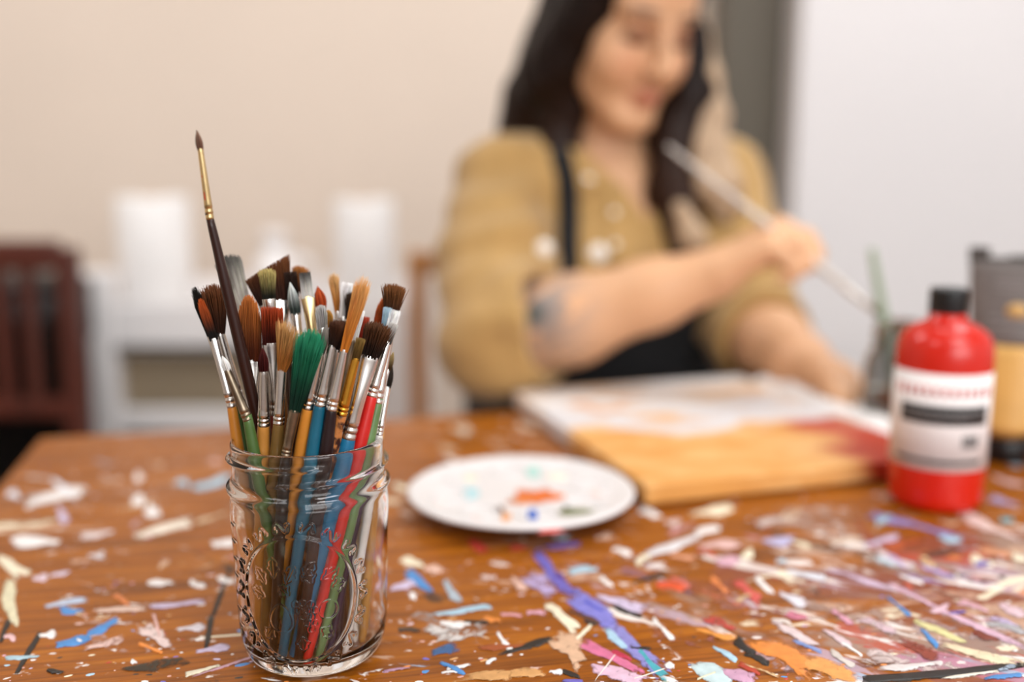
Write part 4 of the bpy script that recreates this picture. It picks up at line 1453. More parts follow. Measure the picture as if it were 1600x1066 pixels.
M['gold_ink'] = pmat('gold_print', '#c9a063', .4)
e1, ring1, W1, Ht1 = paint_tube(1566, 716, 142, 388, 'large upright paint tube with grey label and golden yellow window', '#6b6461', '#d3a45c', '#0f0f10', .50)
rg = ring1(.68)
V, F = lathe([(0, 0), (.0075, 0), (.0075, .0008), (0, .0008)], 24)
o = meshobj('gold_emblem', [(x * 1.25, -(rg[4] + .0002) - z, y * .9) for x, y, z in V], F, M['gold_ink'], e1)
o.location = (.002, 0, rg[0].z)
for k, t in enumerate((.60, .64, .79, .82, .85)):
    r_ = ring1(t)
    box('print_line', (-W1 * (.28 - .02 * k), -r_[4] - .0006, r_[0].z - .0008), (W1 * (.24 - .015 * k), -r_[4] + .0008, r_[0].z + .0008), M['grey_ink'], e1)
e2, ring2, W2, Ht2 = paint_tube(1655, 700, 142, 400, 'navy blue paint tube cut off by the right edge of the photo', '#3a3c46', '#14284f', '#0f0f10', .52)
# ------------------------------------------------------------------ background: white cart, rolls, chairs
CY = 1.86                                # front of the cart


def gx(u, Y):
    return px(u, 500, Y).x


def gz(v, Y):
    return px(800, v, Y).z


cart = empty('utility_cart', (gx(385, CY), CY, .0))
tag(cart, 'white plastic utility cart with open shelf against the beige wall', 'cart')
x0, x1 = gx(128, CY) - cart.location.x, gx(642, CY) - cart.location.x
DEP = .42
zt0, zt1 = gz(553, CY), gz(474, CY)      # top tray
zl0, zl1 = gz(686, CY), gz(640, CY)      # lower tray
zp = gz(424, CY)


def tray(name, z0, z1):
    b = bmesh.new()
    w = .02
    for lo, hi in (((x0, 0, z0), (x1, DEP, z0 + .02)), ((x0, 0, z0), (x1, w, z1)), ((x0, DEP - w, z0), (x1, DEP, z1)), ((x0, 0, z0), (x0 + w, DEP, z1)), ((x1 - w, 0, z0), (x1, DEP, z1))):
        box_bm(lo, hi, bm=b, bevel=.004)
    return bmobj(name, b, M['white_plastic'], cart)


tray('top_tray', zt0, zt1)
tray('middle_tray', zl0, zl1)
tray('bottom_tray', .14, .20)
pw = .062
for sx in (0, 1):
    for sy in (0, 1):
        xa = x0 - .004 if sx == 0 else x1 - pw + .004
        ya = -.004 if sy == 0 else DEP - pw * .7 + .004
        box('corner_post', (xa, ya, .07), (xa + pw, ya + pw * .7, zp if sx == 0 else zt1), M['white_plastic'], cart, bevel=.008)
        V, F = lathe([(0, -.012), (.03, -.012), (.034, -.006), (.034, .006), (.03, .012), (0, .012)], 24)
        o = meshobj('caster', [(z, x, y + .034) for x, y, z in V], F, M['black'], cart)
        o.location = (xa + pw / 2, ya + pw * .35, 0)
# storage box on the lower shelf
kb = empty('storage_box', (gx(270, CY + .1), CY + .22, zl0 + .0206))
tag(kb, 'khaki fabric storage box on the lower shelf of the white cart', 'storage box')
BH = zt0 - zl0 - .024
box('box_body', (-.10, -.15, 0), (.34, .15, BH - .01), M['khaki'], kb, bevel=.008)
box('box_lid', (-.105, -.155, BH - .03), (.345, .155, BH), M['khaki'], kb, bevel=.008)


def towel_roll(u0, u1, vtop, Y, zb, label):
    xc = (gx(u0, Y) + gx(u1, Y)) / 2
    r = abs(gx(u1, Y) - gx(u0, Y)) / 2
    h = gz(vtop, Y) - zb
    e = empty('paper_towel_roll', (xc, Y, zb))
    tag(e, label, 'paper towel roll', 'paper towel rolls on the cart')
    V, F = lathe([(.02, 0), (r * .97, 0), (r, .003), (r, h - .003), (r * .97, h), (.02, h), (.019, h - .001), (.019, .001)], 48, closed=True)
    meshobj('paper', V, F, M['paper'], e)
    V, F = lathe([(.0165, .002), (.0188, .002), (.0188, h + .001), (.0165, h + .001)], 24, closed=True)
    meshobj('core', V, F, M['oak'], e)
    return e


zs = zt0 + .0206
towel_roll(194, 303, 308, CY + .10, zs, 'white paper towel roll standing on the left of the cart')
towel_roll(527, 618, 312, CY + .10, zs, 'white paper towel roll standing on the right of the cart')
# squat white jug between the rolls
jg = empty('plastic_jug', (gx(434, CY + .2), CY + .2, zs))
tag(jg, 'small white plastic jug between the two paper towel rolls', 'jug')
jh = gz(372, CY + .2) - zs
V, F = lathe([(0, 0), (.042, 0), (.046, .005), (.046, jh * .55), (.040, jh * .72), (.024, jh * .84), (.02, jh * .86), (.02, jh * .96), (0, jh * .96)], 32)
meshobj('jug_body', V, F, M['white_plastic'], jg)
V, F = lathe([(0, jh * .93), (.023, jh * .93), (.024, jh * 1.06), (.02, jh * 1.08), (0, jh * 1.08)], 24)
meshobj('cap', V, F, M['white_plastic'], jg)
V, F = tube([(.04, 0, jh * .3), (.075, 0, jh * .34), (.08, 0, jh * .5), (.07, 0, jh * .72), (.025, 0, jh * .8)], .009, 10)
meshobj('jug_handle', V, F, M['white_plastic'], jg)
# folded grey rag at the left of the cart
tag(sheet('folded_rag', Vector((gx(318, CY + .1), CY + .07, zs)), Vector((.09, 0, 0)), Vector((0, .16, 0)), 14, 12, .05, pmat('grey_rag', '#b9b2ac', .9), .01, 7.7), 'folded pale grey rag on the cart beside the left paper roll', 'rag')

# dark slatted chair on the left
CHY = 1.62
dc = empty('wooden_chair', (gx(40, CHY), CHY, 0))
tag(dc, 'dark red-brown wooden chair with slatted back at the left edge', 'chair')
X0 = dc.location.x


def cx_(u):
    return gx(u, CHY) - X0


ztop = gz(387, CHY)
zrl = gz(412, CHY)
for (ua, ub) in ((98, 128), (-150, -120)):
    box('back_post', (cx_(ua), -.02, 0), (cx_(ub), .02, ztop), M['dark_wood'], dc, bevel=.006)
box('top_rail', (cx_(-150), -.022, zrl - .01), (cx_(100), .02, ztop + .012), M['dark_wood'], dc, bevel=.008)
box('lower_rail', (cx_(-122), -.015, gz(650, CHY)), (cx_(100), .015, gz(622, CHY)), M['dark_wood'], dc, bevel=.006)
for ua, ub in ((38, 60), (-6, 14), (-50, -28), (-94, -72)):
    box('slat', (cx_(ua), -.009, gz(640, CHY)), (cx_(ub), .009, zrl), M['dark_wood'], dc, bevel=.004)
box('seat', (cx_(-146), -.42, .43), (cx_(124), .0, .46), M['dark_wood'], dc, bevel=.01)
for ua, ub in ((98, 126), (-148, -120)):
    box('front_leg', (cx_(ua), -.40, 0), (cx_(ub), -.36, .43), M['dark_wood'], dc, bevel=.006)
# tall black bin on the floor behind that chair, seen between the slats
bc = empty('waste_bin', (gx(20, CHY + .13), CHY + .13, 0))
tag(bc, 'tall black bin standing on the floor behind the dark slatted chair', 'bin')
hcs = gz(452, CHY + .13)
V, F = loft([(Vector((0, 0, z)), Vector((1, 0, 0)), Vector((0, 1, 0)), rx, ry) for z, rx, ry in ((.001, .10, .07), (.02, .11, .075), (hcs * .9, .128, .088), (hcs * .9, .134, .092), (hcs, .134, .092), (hcs, .12, .08), (hcs * .5, .11, .07))], 28)
meshobj('bin_body', V, F, M['black'], bc)
V, F = loft([(Vector((0, 0, hcs + z)), Vector((1, 0, 0)), Vector((0, 1, 0)), rx, ry) for z, rx, ry in ((.001, .136, .093), (.012, .136, .093), (.022, .12, .08), (.028, .05, .03))], 28)
meshobj('bin_lid', V, F, M['black'], bc)
# the woman's chair
WCY = 1.62
wc = empty('wooden_chair', (gx(850, WCY), WCY, 0))
tag(wc, 'light oak chair whose back post shows left of the seated woman', 'chair')
X1 = wc.location.x
pu = (gx(640, WCY) - X1, gx(666, WCY) - X1)
wid = .50
zt = gz(392, WCY)
for a in (pu[0], pu[0] + wid - .03):
    box('back_post', (a, -.02, 0), (a + (pu[1] - pu[0]), .02, zt), M['oak'], wc, bevel=.006)
box('top_rail', (pu[1] - .004, -.012, gz(428, WCY)), (pu[0] + wid - .026, .012, gz(396, WCY)), M['oak'], wc, bevel=.005)
box('lower_rail', (pu[1] - .004, -.012, .56), (pu[0] + wid - .026, .012, .60), M['oak'], wc, bevel=.005)
box('seat', (pu[0] - .005, -.44, .425), (pu[0] + wid + .005, .02, .455), M['oak'], wc, bevel=.01)
for a in (pu[0], pu[0] + wid - .03):
    box('front_leg', (a, -.43, 0), (a + .035, -.395, .425), M['oak'], wc, bevel=.006)
# ------------------------------------------------------------------ the seated woman, modelled as smooth implicit volumes
class Field:
    def __init__(self, lo, hi, h):
        self.lo = np.array(lo, dtype=np.float32)
        self.h = h
        self.n = np.ceil((np.array(hi) - np.array(lo)) / h).astype(int) + 1
        self.ax = [self.lo[k] + h * np.arange(self.n[k], dtype=np.float32) for k in range(3)]
        self.f = np.full(tuple(self.n), .2, dtype=np.float32)

    def win(self, lo, hi):
        a = np.clip(np.floor((np.array(lo) - self.lo) / self.h).astype(int), 0, self.n - 1)
        b = np.clip(np.ceil((np.array(hi) - self.lo) / self.h).astype(int) + 1, 1, self.n)
        b = np.maximum(b, a + 1)
        sl = tuple(slice(a[k], b[k]) for k in range(3))
        X = self.ax[0][sl[0]][:, None, None]
        Y = self.ax[1][sl[1]][None, :, None]
        Z = self.ax[2][sl[2]][None, None, :]
        return sl, X, Y, Z

    def comb(self, sl, d, k, op):
        f = self.f[sl]
        if op == 'add':
            if k > 0:
                h = np.clip(.5 + .5 * (f - d) / k, 0, 1)
                self.f[sl] = f * (1 - h) + d * h - k * h * (1 - h)
            else:
                self.f[sl] = np.minimum(f, d)
        elif op == 'sub':
            if k > 0:
                h = np.clip(.5 - .5 * (f + d) / k, 0, 1)
                self.f[sl] = f * (1 - h) - d * h + k * h * (1 - h)
            else:
                self.f[sl] = np.maximum(f, -d)

    def cone(self, a, b, ra, rb, k=.015, op='add'):
        a, b = np.array(a, dtype=np.float32), np.array(b, dtype=np.float32)
        R = max(ra, rb) + 2 * k + .02
        sl, X, Y, Z = self.win(np.minimum(a, b) - R, np.maximum(a, b) + R)
        ab = b - a
        t = np.clip(((X - a[0]) * ab[0] + (Y - a[1]) * ab[1] + (Z - a[2]) * ab[2]) / max(1e-9, float(ab @ ab)), 0, 1)
        d = np.sqrt((X - a[0] - t * ab[0]) ** 2 + (Y - a[1] - t * ab[1]) ** 2 + (Z - a[2] - t * ab[2]) ** 2) - (ra + (rb - ra) * t)
        self.comb(sl, d, k, op)

    def ell(self, c, r, R=None, k=.015, op='add'):
        c = np.array(c, dtype=np.float32)
        m = max(r) + 2 * k + .02
        sl, X, Y, Z = self.win(c - m, c + m)
        p = [X - c[0], Y - c[1], Z - c[2]]
        if R is None:
            R = np.eye(3)
        q = [p[0] * R[0][j] + p[1] * R[1][j] + p[2] * R[2][j] for j in range(3)]     # R: columns are local axes
        k0 = np.sqrt((q[0] / r[0]) ** 2 + (q[1] / r[1]) ** 2 + (q[2] / r[2]) ** 2)
        k1 = np.sqrt((q[0] / r[0] ** 2) ** 2 + (q[1] / r[1] ** 2) ** 2 + (q[2] / r[2] ** 2) ** 2) + 1e-6
        d = k0 * (k0 - 1) / k1
        self.comb(sl, d, k, op)

    def chain(self, pts, rs, k=.012, op='add'):
        for i in range(len(pts) - 1):
            self.cone(pts[i], pts[i + 1], rs[i], rs[i + 1], k, op)

    def cut(self, p, n, lo, hi):
        """remove what lies on the +n side of the plane through p, inside the box lo..hi"""
        sl, X, Y, Z = self.win(lo, hi)
        d = (X - p[0]) * n[0] + (Y - p[1]) * n[1] + (Z - p[2]) * n[2]
        self.f[sl] = np.maximum(self.f[sl], d)

    def mesh(self, smooth=2):
        f = self.f.copy()
        f[0], f[-1], f[:, 0], f[:, -1], f[:, :, 0], f[:, :, -1] = .05, .05, .05, .05, .05, .05
        ins = f < 0
        c = np.zeros(tuple(s - 1 for s in f.shape), dtype=np.uint8)
        for i in (0, 1):
            for j in (0, 1):
                for k in (0, 1):
                    c += ins[i:f.shape[0] - 1 + i, j:f.shape[1] - 1 + j, k:f.shape[2] - 1 + k]
        act = (c > 0) & (c < 8)
        idx = -np.ones(act.shape, dtype=np.int64)
        I, J, K = np.nonzero(act)
        idx[I, J, K] = np.arange(len(I))
        acc = np.zeros((len(I), 3))
        cnt = np.zeros(len(I))
        cor = [(i, j, k) for i in (0, 1) for j in (0, 1) for k in (0, 1)]
        for a in cor:
            for ax in range(3):
                if a[ax] == 0:
                    b = list(a)
                    b[ax] = 1
                    fa = f[I + a[0], J + a[1], K + a[2]]
                    fb = f[I + b[0], J + b[1], K + b[2]]
                    m = (fa < 0) != (fb < 0)
                    t = np.where(m, fa / np.where(m, fa - fb, 1), 0)
                    for q in range(3):
                        acc[:, q] += np.where(m, a[q] + (t if q == ax else 0), 0)
                    cnt += m
        P = np.stack([I, J, K], 1) + acc / np.maximum(cnt, 1)[:, None]
        V = self.lo + P * self.h
        Q = []
        for ax in range(3):
            o = [q for q in range(3) if q != ax]
            s0 = [slice(1, -1)] * 3
            s0[ax] = slice(0, -1)
            s1 = list(s0)
            s1[ax] = slice(1, None)
            A, Bb = ins[tuple(s0)], ins[tuple(s1)]
            ch = np.nonzero(A != Bb)
            base = [ch[q] + (0 if q == ax else 1) for q in range(3)]
            fl = A[ch]

            def cell(d0, d1):
                e = [base[q].copy() for q in range(3)]
                e[o[0]] -= d0
                e[o[1]] -= d1
                return idx[e[0], e[1], e[2]]
            q4 = np.stack([cell(1, 1), cell(0, 1), cell(0, 0), cell(1, 0)], 1)
            flip = fl if ax != 1 else ~fl
            q4 = np.where(flip[:, None], q4, q4[:, ::-1])
            Q.append(q4)
        Q = np.concatenate(Q)
        Q = Q[(Q >= 0).all(1)]
        for _ in range(smooth):
            s = np.zeros_like(V)
            n = np.zeros(len(V))
            for a in range(4):
                b = (a + 1) % 4
                np.add.at(s, Q[:, a], V[Q[:, b]])
                np.add.at(s, Q[:, b], V[Q[:, a]])
                np.add.at(n, Q[:, a], 1)
                np.add.at(n, Q[:, b], 1)
            V = V * .45 + .55 * s / np.maximum(n, 1)[:, None]
        return V, Q


def vnormals(V, Q):
    d1 = V[Q[:, 2]] - V[Q[:, 0]]
    d2 = V[Q[:, 3]] - V[Q[:, 1]]
    n = np.cross(d1, d2)
    N = np.zeros_like(V)
    for a in range(4):
        np.add.at(N, Q[:, a], n)
    return N / np.maximum(np.linalg.norm(N, axis=1), 1e-9)[:, None]


def waves(P, freq, seed, n=7):
    r = np.random.RandomState(seed)
    out = 0
    for _ in range(n):
        k = r.normal(size=3)
        k *= freq * r.uniform(.6, 1.5) / np.linalg.norm(k)
        out = out + np.sin(P @ k + r.uniform(0, 6.28))
    return out / n


A_ = np.array
# --- joints, found from the photograph
SRr, SLl = A_(px(786, 292, 1.33)), A_(px(1120, 290, 1.44))
NBs = A_(px(945, 262, 1.40))
ELR, WRR = A_(px(786, 534, 1.165)), A_(px(1118, 428, 1.10))
ELL, WRL = A_(px(1178, 520, 1.29)), A_(px(1276, 586, 1.11))
YAW_T = math.radians(20)
fT = A_([math.sin(YAW_T), -math.cos(YAW_T), 0])
rT = A_([-math.cos(YAW_T), -math.sin(YAW_T), 0])
RT = np.stack([rT, fT, A_([0, 0, 1.])], 1)
mid = (SRr + SLl) / 2
CHST = mid + A_([0, 0, -.10]) - fT * 0.0
BELLY = A_([mid[0] - .005, mid[1] + .015, .79])
PELV = A_([mid[0] - .01, mid[1] + .05, .605])
HO = A_([.140, 1.315, 1.190])
yh, ph_ = math.radians(28), math.radians(20)
fH = A_([math.sin(yh) * math.cos(ph_), -math.cos(yh) * math.cos(ph_), -math.sin(ph_)])
uH = A_([0, 0, 1.]) + A_([.05, 0, 0])
uH = uH - fH * (uH @ fH)
uH /= np.linalg.norm(uH)
xH = np.cross(fH, uH)
RH = np.stack([xH, fH, uH], 1)


def hl(x, y, z):
    return HO + xH * x + fH * y + uH * z


def body_torso(F, g, k=.03, low=True):
    F.cone(SRr, SLl, .052 + g, .052 + g, k)
    F.ell(CHST, (.148 + g, .098 + g, .155 + g), RT, k)
    F.ell(BELLY, (.140 + g, .100 + g, .150 + g), RT, k)
    for s in (-1, 1):
        F.ell(CHST + rT * .068 * s + fT * .062 + A_([0, 0, -.02]), (.066 + g, .062 + g, .07 + g), RT, k)
    F.cone(NBs + A_([0, 0, -.02]), SRr * .6 + NBs * .4 + A_([0, 0, -.018]), .052 + g * .6, .045 + g, k)
    F.cone(NBs + A_([0, 0, -.02]), SLl * .6 + NBs * .4, .052 + g * .6, .045 + g, k)
    if low:
        F.ell(PELV, (.165 + g, .125 + g, .13 + g), RT, k)


# --- skin
bf = Field((-.10, .99, .47), (.46, 1.58, 1.345), .0032)
body_torso(bf, 0.0)
neck_top = hl(0, -.022, -.055)
bf.cone(NBs + A_([0, 0, -.03]), neck_top, .052, .050, .03)
# head
bf.ell(hl(0, -.012, .045), (.073, .092, .084), RH, .02)
bf.ell(hl(0, .028, -.028), (.061, .057, .086), RH, .02)
bf.ell(hl(0, .044, .044), (.058, .042, .046), RH, .02)
for s in (-1, 1):
    bf.cone(hl(.050 * s, -.005, -.055), hl(.014 * s, .060, -.103), .020, .019, .02)
    bf.ell(hl(.036 * s, .052, -.036), (.028, .026, .032), RH, .018)
    bf.cone(hl(.013 * s, .0835, .021), hl(.046 * s, .070, .023), .0065, .006, .012)
    bf.ell(hl(.074 * s, -.008, -.012), (.007, .019, .030), RH, .006)
bf.ell(hl(0, .066, -.106), (.019, .016, .016), RH, .016)
for s in (-1, 1):
    bf.ell(hl(.031 * s, .099, .003), (.018, .017, .012), RH, .012, 'sub')
    bf.ell(hl(.031 * s, .0735, -.002), (.0145, .0140, .0125), RH, .003)
bf.cone(hl(0, .086, .008), hl(0, .1055, -.032), .0085, .0115, .012)
bf.ell(hl(0, .1055, -.036), (.0125, .0110, .0100), RH, .006)
for s in (-1, 1):
    bf.ell(hl(.0130 * s, .0965, -.039), (.0080, .010, .0080), RH, .005)
bf.ell(hl(0, .0835, -.068), (.020, .010, .0055), RH, .006)
bf.ell(hl(0, .0815, -.078), (.017, .010, .0060), RH, .006)
# arms
bf.cone(SRr, ELR, .050, .045, .02)
fd = (WRR - ELR)
fl_ = np.linalg.norm(fd)
fd = fd / fl_
bf.cone(ELR, ELR + fd * fl_ * .33, .047, .049, .02)
bf.cone(ELR + fd * fl_ * .33, ELR + fd * fl_ * .72, .049, .036, .02)
bf.cone(ELR + fd * fl_ * .72, WRR, .036, .0285, .02)
bf.cone(SLl, ELL, .050, .043, .02)
fdl = WRL - ELL
fll = np.linalg.norm(fdl)
fdl = fdl / fll
bf.chain([ELL, ELL + fdl * fll * .35, ELL + fdl * fll * .75, WRL], [.043, .044, .033, .027], .02)
# right hand closed round the brush
KN = [A_(px(1216, 354, 1.122)), A_(px(1222, 357, 1.100)), A_(px(1216, 369, 1.080)), A_(px(1203, 386, 1.062))]
for q, kn in enumerate(KN):
    st = WRR + (kn - WRR) * .12 + A_([0, .010 - .007 * q, 0])
    bf.cone(st, kn, .0185, .0130, .012)
FG = [[(1262, 371, 1.100), (1276, 393, 1.084), (1272, 412, 1.074)],
      [(1263, 378, 1.082), (1276, 402, 1.070), (1262, 418, 1.066)],
      [(1254, 392, 1.062), (1262, 414, 1.054), (1240, 426, 1.058)],
      [(1236, 408, 1.046), (1243, 427, 1.044), (1221, 435, 1.050)]]
for kn, ft, r0 in zip(KN, FG, (.0095, .0098, .0092, .0082)):
    pts = [kn] + [A_(px(*p)) for p in ft]
    bf.chain(pts, [r0 * 1.15, r0, r0 * .9, r0 * .8], .004)
th = [A_(px(1140, 410, 1.115)), A_(px(1190, 398, 1.118)), A_(px(1236, 402, 1.104)), A_(px(1264, 410, 1.088))]
bf.chain(th, [.020, .0145, .0112, .0090], .008)
# left hand resting on the table, fingers half curled
hd = A_(px(1318, 607, 1.06)) - WRL
pl = A_(px(1308, 606, 1.062))
KL = [A_(px(1308, 593, 1.082)), A_(px(1312, 600, 1.066)), A_(px(1310, 608, 1.054)), A_(px(1302, 615, 1.044))]
for q, kn in enumerate(KL):
    bf.cone(WRL + (kn - WRL) * .1, kn, .0175, .0118, .012)
FL = [[(1352, 602, 1.048), (1362, 618, 1.040), (1360, 628, 1.036)],
      [(1354, 612, 1.028), (1362, 628, 1.020), (1356, 638, 1.018)],
      [(1346, 621, 1.012), (1353, 636, 1.006), (1346, 644, 1.006)],
      [(1334, 628, 1.002), (1340, 641, .998), (1333, 648, 1.000)]]
for kn, ft, r0 in zip(KL, FL, (.0092, .0094, .0088, .0078)):
    bf.chain([kn] + [A_(px(p[0] - 20, p[1] - 4, p[2] + .022)) for p in ft], [r0 * 1.12, r0, r0 * .9, r0 * .8], .004)
bf.chain([A_(px(1284, 582, 1.10)), A_(px(1304, 580, 1.098)), A_(px(1324, 588, 1.09)), A_(px(1336, 600, 1.082))], [.017, .013, .0105, .0085], .008)
bv, bq = bf.mesh(2)
lay = bv[:, 2] < TZ + .0015
over_table = ((bv[:, :2] - A_([corner.x, corner.y])) @ A_([ey.x, ey.y])) < 0
bv[lay & over_table, 2] = TZ + .0015
loc = (bv - HO) @ RH
skin = np.tile(A_(srgb('#d6a57e')), (len(bv), 1))
isH = (bv[:, 2] > 1.06) & (np.linalg.norm(loc, axis=1) < .17)
onface = isH & (loc[:, 1] > .03)


def blend(mask, colr, w=1.0):
    global skin
    m = np.clip(mask * w, 0, 1)[:, None]
    skin = skin * (1 - m) + A_(srgb(colr)) * m


def gauss(c, r):
    d = (loc - A_(c)) / A_(r)
    return np.exp(-(d ** 2).sum(1)) * onface


blend(gauss((0, .088, -.068), (.020, .02, .0058)), '#b05a4c', 1.0)
blend(gauss((0, .086, -.078), (.016, .02, .0060)), '#bb6656', 1.0)
for s in (-1, 1):
    blend(gauss((.036 * s, .075, -.035), (.020, .03, .020)), '#d88c6c', .35)
    blend(gauss((.033 * s, .08, .026), (.021, .03, .0042)), '#2f1a10', 1.1)
    blend(gauss((.031 * s, .085, -.008), (.0155, .03, .0035)), '#120906', 1.9)
    blend(gauss((.031 * s, .085, .004), (.018, .03, .010)), '#7a4225', .95)  # shade of the eye socket, painted into the skin colour
    blend(gauss((.009 * s, .102, -.046), (.005, .02, .003)), '#6a3424', .8)  # nostril shadow painted as a dark spot, no hole modelled
# inked sleeve near the right elbow
tat = np.linalg.norm(bv - A_(px(846, 490, 1.115)), axis=1)
nzv = waves(bv, 260, 4)
onarm = np.linalg.norm(bv - ELR, axis=1) < .16
blend(np.exp(-(tat / .046) ** 2) * (nzv > -.3) * onarm, '#787c80', .95)
blend((np.linalg.norm(bv - A_(px(838, 492, 1.11)), axis=1) < .012) * 1.0, '#44504e', .7)
blend(np.exp(-(np.linalg.norm(bv - A_(px(866, 525, 1.11)), axis=1) / .010) ** 2), '#cf7a2c', .9)
blend(np.exp(-(np.linalg.norm(bv - A_(px(885, 565, 1.12)), axis=1) / .034) ** 2) * (waves(bv, 330, 9) > .1), '#6a665c', .6)
M['skin'] = attrmat('skin', .48, .4, sss=.05, var=.03, vscale=50)
O_ = Vector((PELV[0], PELV[1], 0))
woman = empty('person', O_)
tag(woman, 'seated woman in khaki shirt and black apron, painting with a thin brush', 'person')


def wpart(name, V, Q, mat, cols=None, parent=None):
    o = meshobj(name, V - A_(O_), Q, mat, parent or woman, cols=cols)
    return o


wpart('body', bv, bq, M['skin'], skin)

# --- shirt
sf_ = Field((-.16, 1.0, .60), (.50, 1.62, 1.13), .004)
body_torso(sf_, .014, .03, low=False)
sf_.ell(A_([PELV[0], PELV[1], .70]), (.172, .135, .10), RT, .03)
dn = fd * .94 + A_([0, -.15, -.1])
dn = dn / np.linalg.norm(dn)
cuffR = ELR + fd * .018 + A_([0, 0, .012])
cuffL = ELL + fdl * .02


def sleeve(S, Mid, E, cuff, f, r, cutn, cutp):
    """a loose sleeve, open and hollow at its rolled cuff, merged into the shirt"""
    g = Field((-.16, 1.0, .60), (.50, 1.62, 1.13), .004)
    g.cone(S, Mid, r[0], r[1], .03)
    g.cone(Mid, E, r[1], r[2], .02)
    g.cone(E, cuff + f * .05, r[2], r[3], .015)
    g.cone(cuff - f * .012, cuff + f * .008, r[3] + .005, r[3] + .006, .004)
    g.cone(E - f * .005, E + f * .2, r[3] - .015, r[3] - .008, .004, 'sub')
    g.cut(cutp, cutn, (-1, 0, 0), (1, 3, 3))
    h = np.clip(.5 + .5 * (sf_.f - g.f) / .02, 0, 1)
    sf_.f = (sf_.f * (1 - h) + g.f * h - .02 * h * (1 - h)).astype(np.float32)


sleeve(SRr, SRr + (ELR - SRr) * .5 + A_([-.008, 0, 0]), ELR + A_([-.006, 0, 0]), cuffR, fd, (.058, .070, .069, .066), dn, cuffR + fd * .036)
sleeve(SLl, SLl + (ELL - SLl) * .55, ELL, cuffL, fdl, (.064, .068, .063, .059), fdl, cuffL + fdl * .02)
# neck hole and open collar
sf_.cone(NBs + A_([0, 0, -.03]) + fT * .01, neck_top + A_([0, 0, .05]), .064, .074, .006, 'sub')
for q in range(5):
    t = q / 4
    sf_.ell(NBs + fT * (.055 + .03 * t) + rT * (-.004) + A_([0, 0, .018 - .052 * t]), (.052 * (1 - t) + .012, .060, .032), RT, .004, 'sub')
sv_, sq_ = sf_.mesh(2)
nrm = vnormals(sv_, sq_)
up_arm = np.clip((.25 - sv_[:, 0]) / .1, 0, 1)
fold = waves(sv_ * A_([1, 1, 1.6]), 55, 21) * .0045 + waves(sv_, 120, 5) * .0018
armness = np.clip(1.2 - np.abs((sv_ - ELR) @ rT) / .12, 0, 1)
fold += np.sin((sv_ - SRr) @ (A_([.25, -.2, -1.]) * 105) + waves(sv_, 30, 2) * 3) * .003 * armness
sv_ = sv_ + nrm * fold[:, None]
M['shirt'] = pmat('khaki_corduroy', '#b08b54', .9, var=.10, scale=30, sheen=.25, bump=.5, bscale=420, stretch=(1, 1, .12))
shirt = wpart('shirt', sv_, sq_, M['shirt'])

# --- apron over the shirt front
af = Field((-.14, 1.10, .50), (.42, 1.66, 1.05), .0045)
body_torso(af, .021, .03)
af.ell(A_([PELV[0], PELV[1], .68]), (.20, .155, .13), RT, .03)
zbib = px(960, 418, 1.30).z
sl, X, Y, Z = af.win((-1, 0, 0), (1, 3, 3))
lx = (X - CHST[0]) * rT[0] + (Y - CHST[1]) * rT[1]
ly = (X - CHST[0]) * fT[0] + (Y - CHST[1]) * fT[1]
wide = .125 + np.clip((zbib - Z) / .14, 0, 1) * .10
reg = np.maximum(np.maximum(np.abs(lx) - wide, Z - zbib), -.01 - ly - np.clip((zbib - Z - .1) / .1, 0, 1) * .09)
af.f = np.maximum(af.f, reg.astype(np.float32))
av, aq = af.mesh(2)
av = av + vnormals(av, aq) * (waves(av, 45, 31) * .003)[:, None]
apron = wpart('apron', av, aq, M['black_cloth'])

from mathutils.bvhtree import BVHTree
shirt_tree = BVHTree.FromPolygons([tuple(v) for v in sv_], [tuple(int(i) for i in q) for q in sq_])
ORI = Vector((0, 0, CAMZ))


def hit(u, v, off=.004, far=1.0):
    d = (px(u, v, 1.0) - ORI).normalized()
    p, n, i, t = shirt_tree.ray_cast(ORI, d)
    if p is None:
        return None
    if n.dot(d) > 0:
        n = -n
    return p + n * off


def band(name, path, width, mat, parent, th=.0035, off=.006):
    pts = [hit(u, v, off) for u, v in path]
    pts = [p for p in pts if p is not None]
    for _ in range(2):
        pts = [pts[0]] + [(pts[i - 1] + pts[i] * 2 + pts[i + 1]) / 4 for i in range(1, len(pts) - 1)] + [pts[-1]]
    rings = []
    for i, p in enumerate(pts):
        t = (pts[min(i + 1, len(pts) - 1)] - pts[max(i - 1, 0)]).normalized()
        out = (ORI - p).normalized()
        w = t.cross(out).normalized()
        rings.append((p, w, w.cross(t).normalized(), width / 2, th))
    V, F = loft(rings, 14)
    return meshobj(name, [v - O_ for v in V], F, mat, parent)


def lerp_path(pts, n=14):
    out = []
    for (a, b) in zip(pts[:-1], pts[1:]):
        for k in range(n):
            out.append((a[0] + (b[0] - a[0]) * k / n, a[1] + (b[1] - a[1]) * k / n))
    return out + [pts[-1]]


band('strap', lerp_path([(872, 238), (884, 280), (890, 340), (888, 400), (886, 440)], 5), .026, M['black_cloth'], apron)
band('strap', lerp_path([(1010, 262), (1024, 300), (1042, 350), (1062, 405), (1070, 430)], 5), .026, M['black_cloth'], apron)
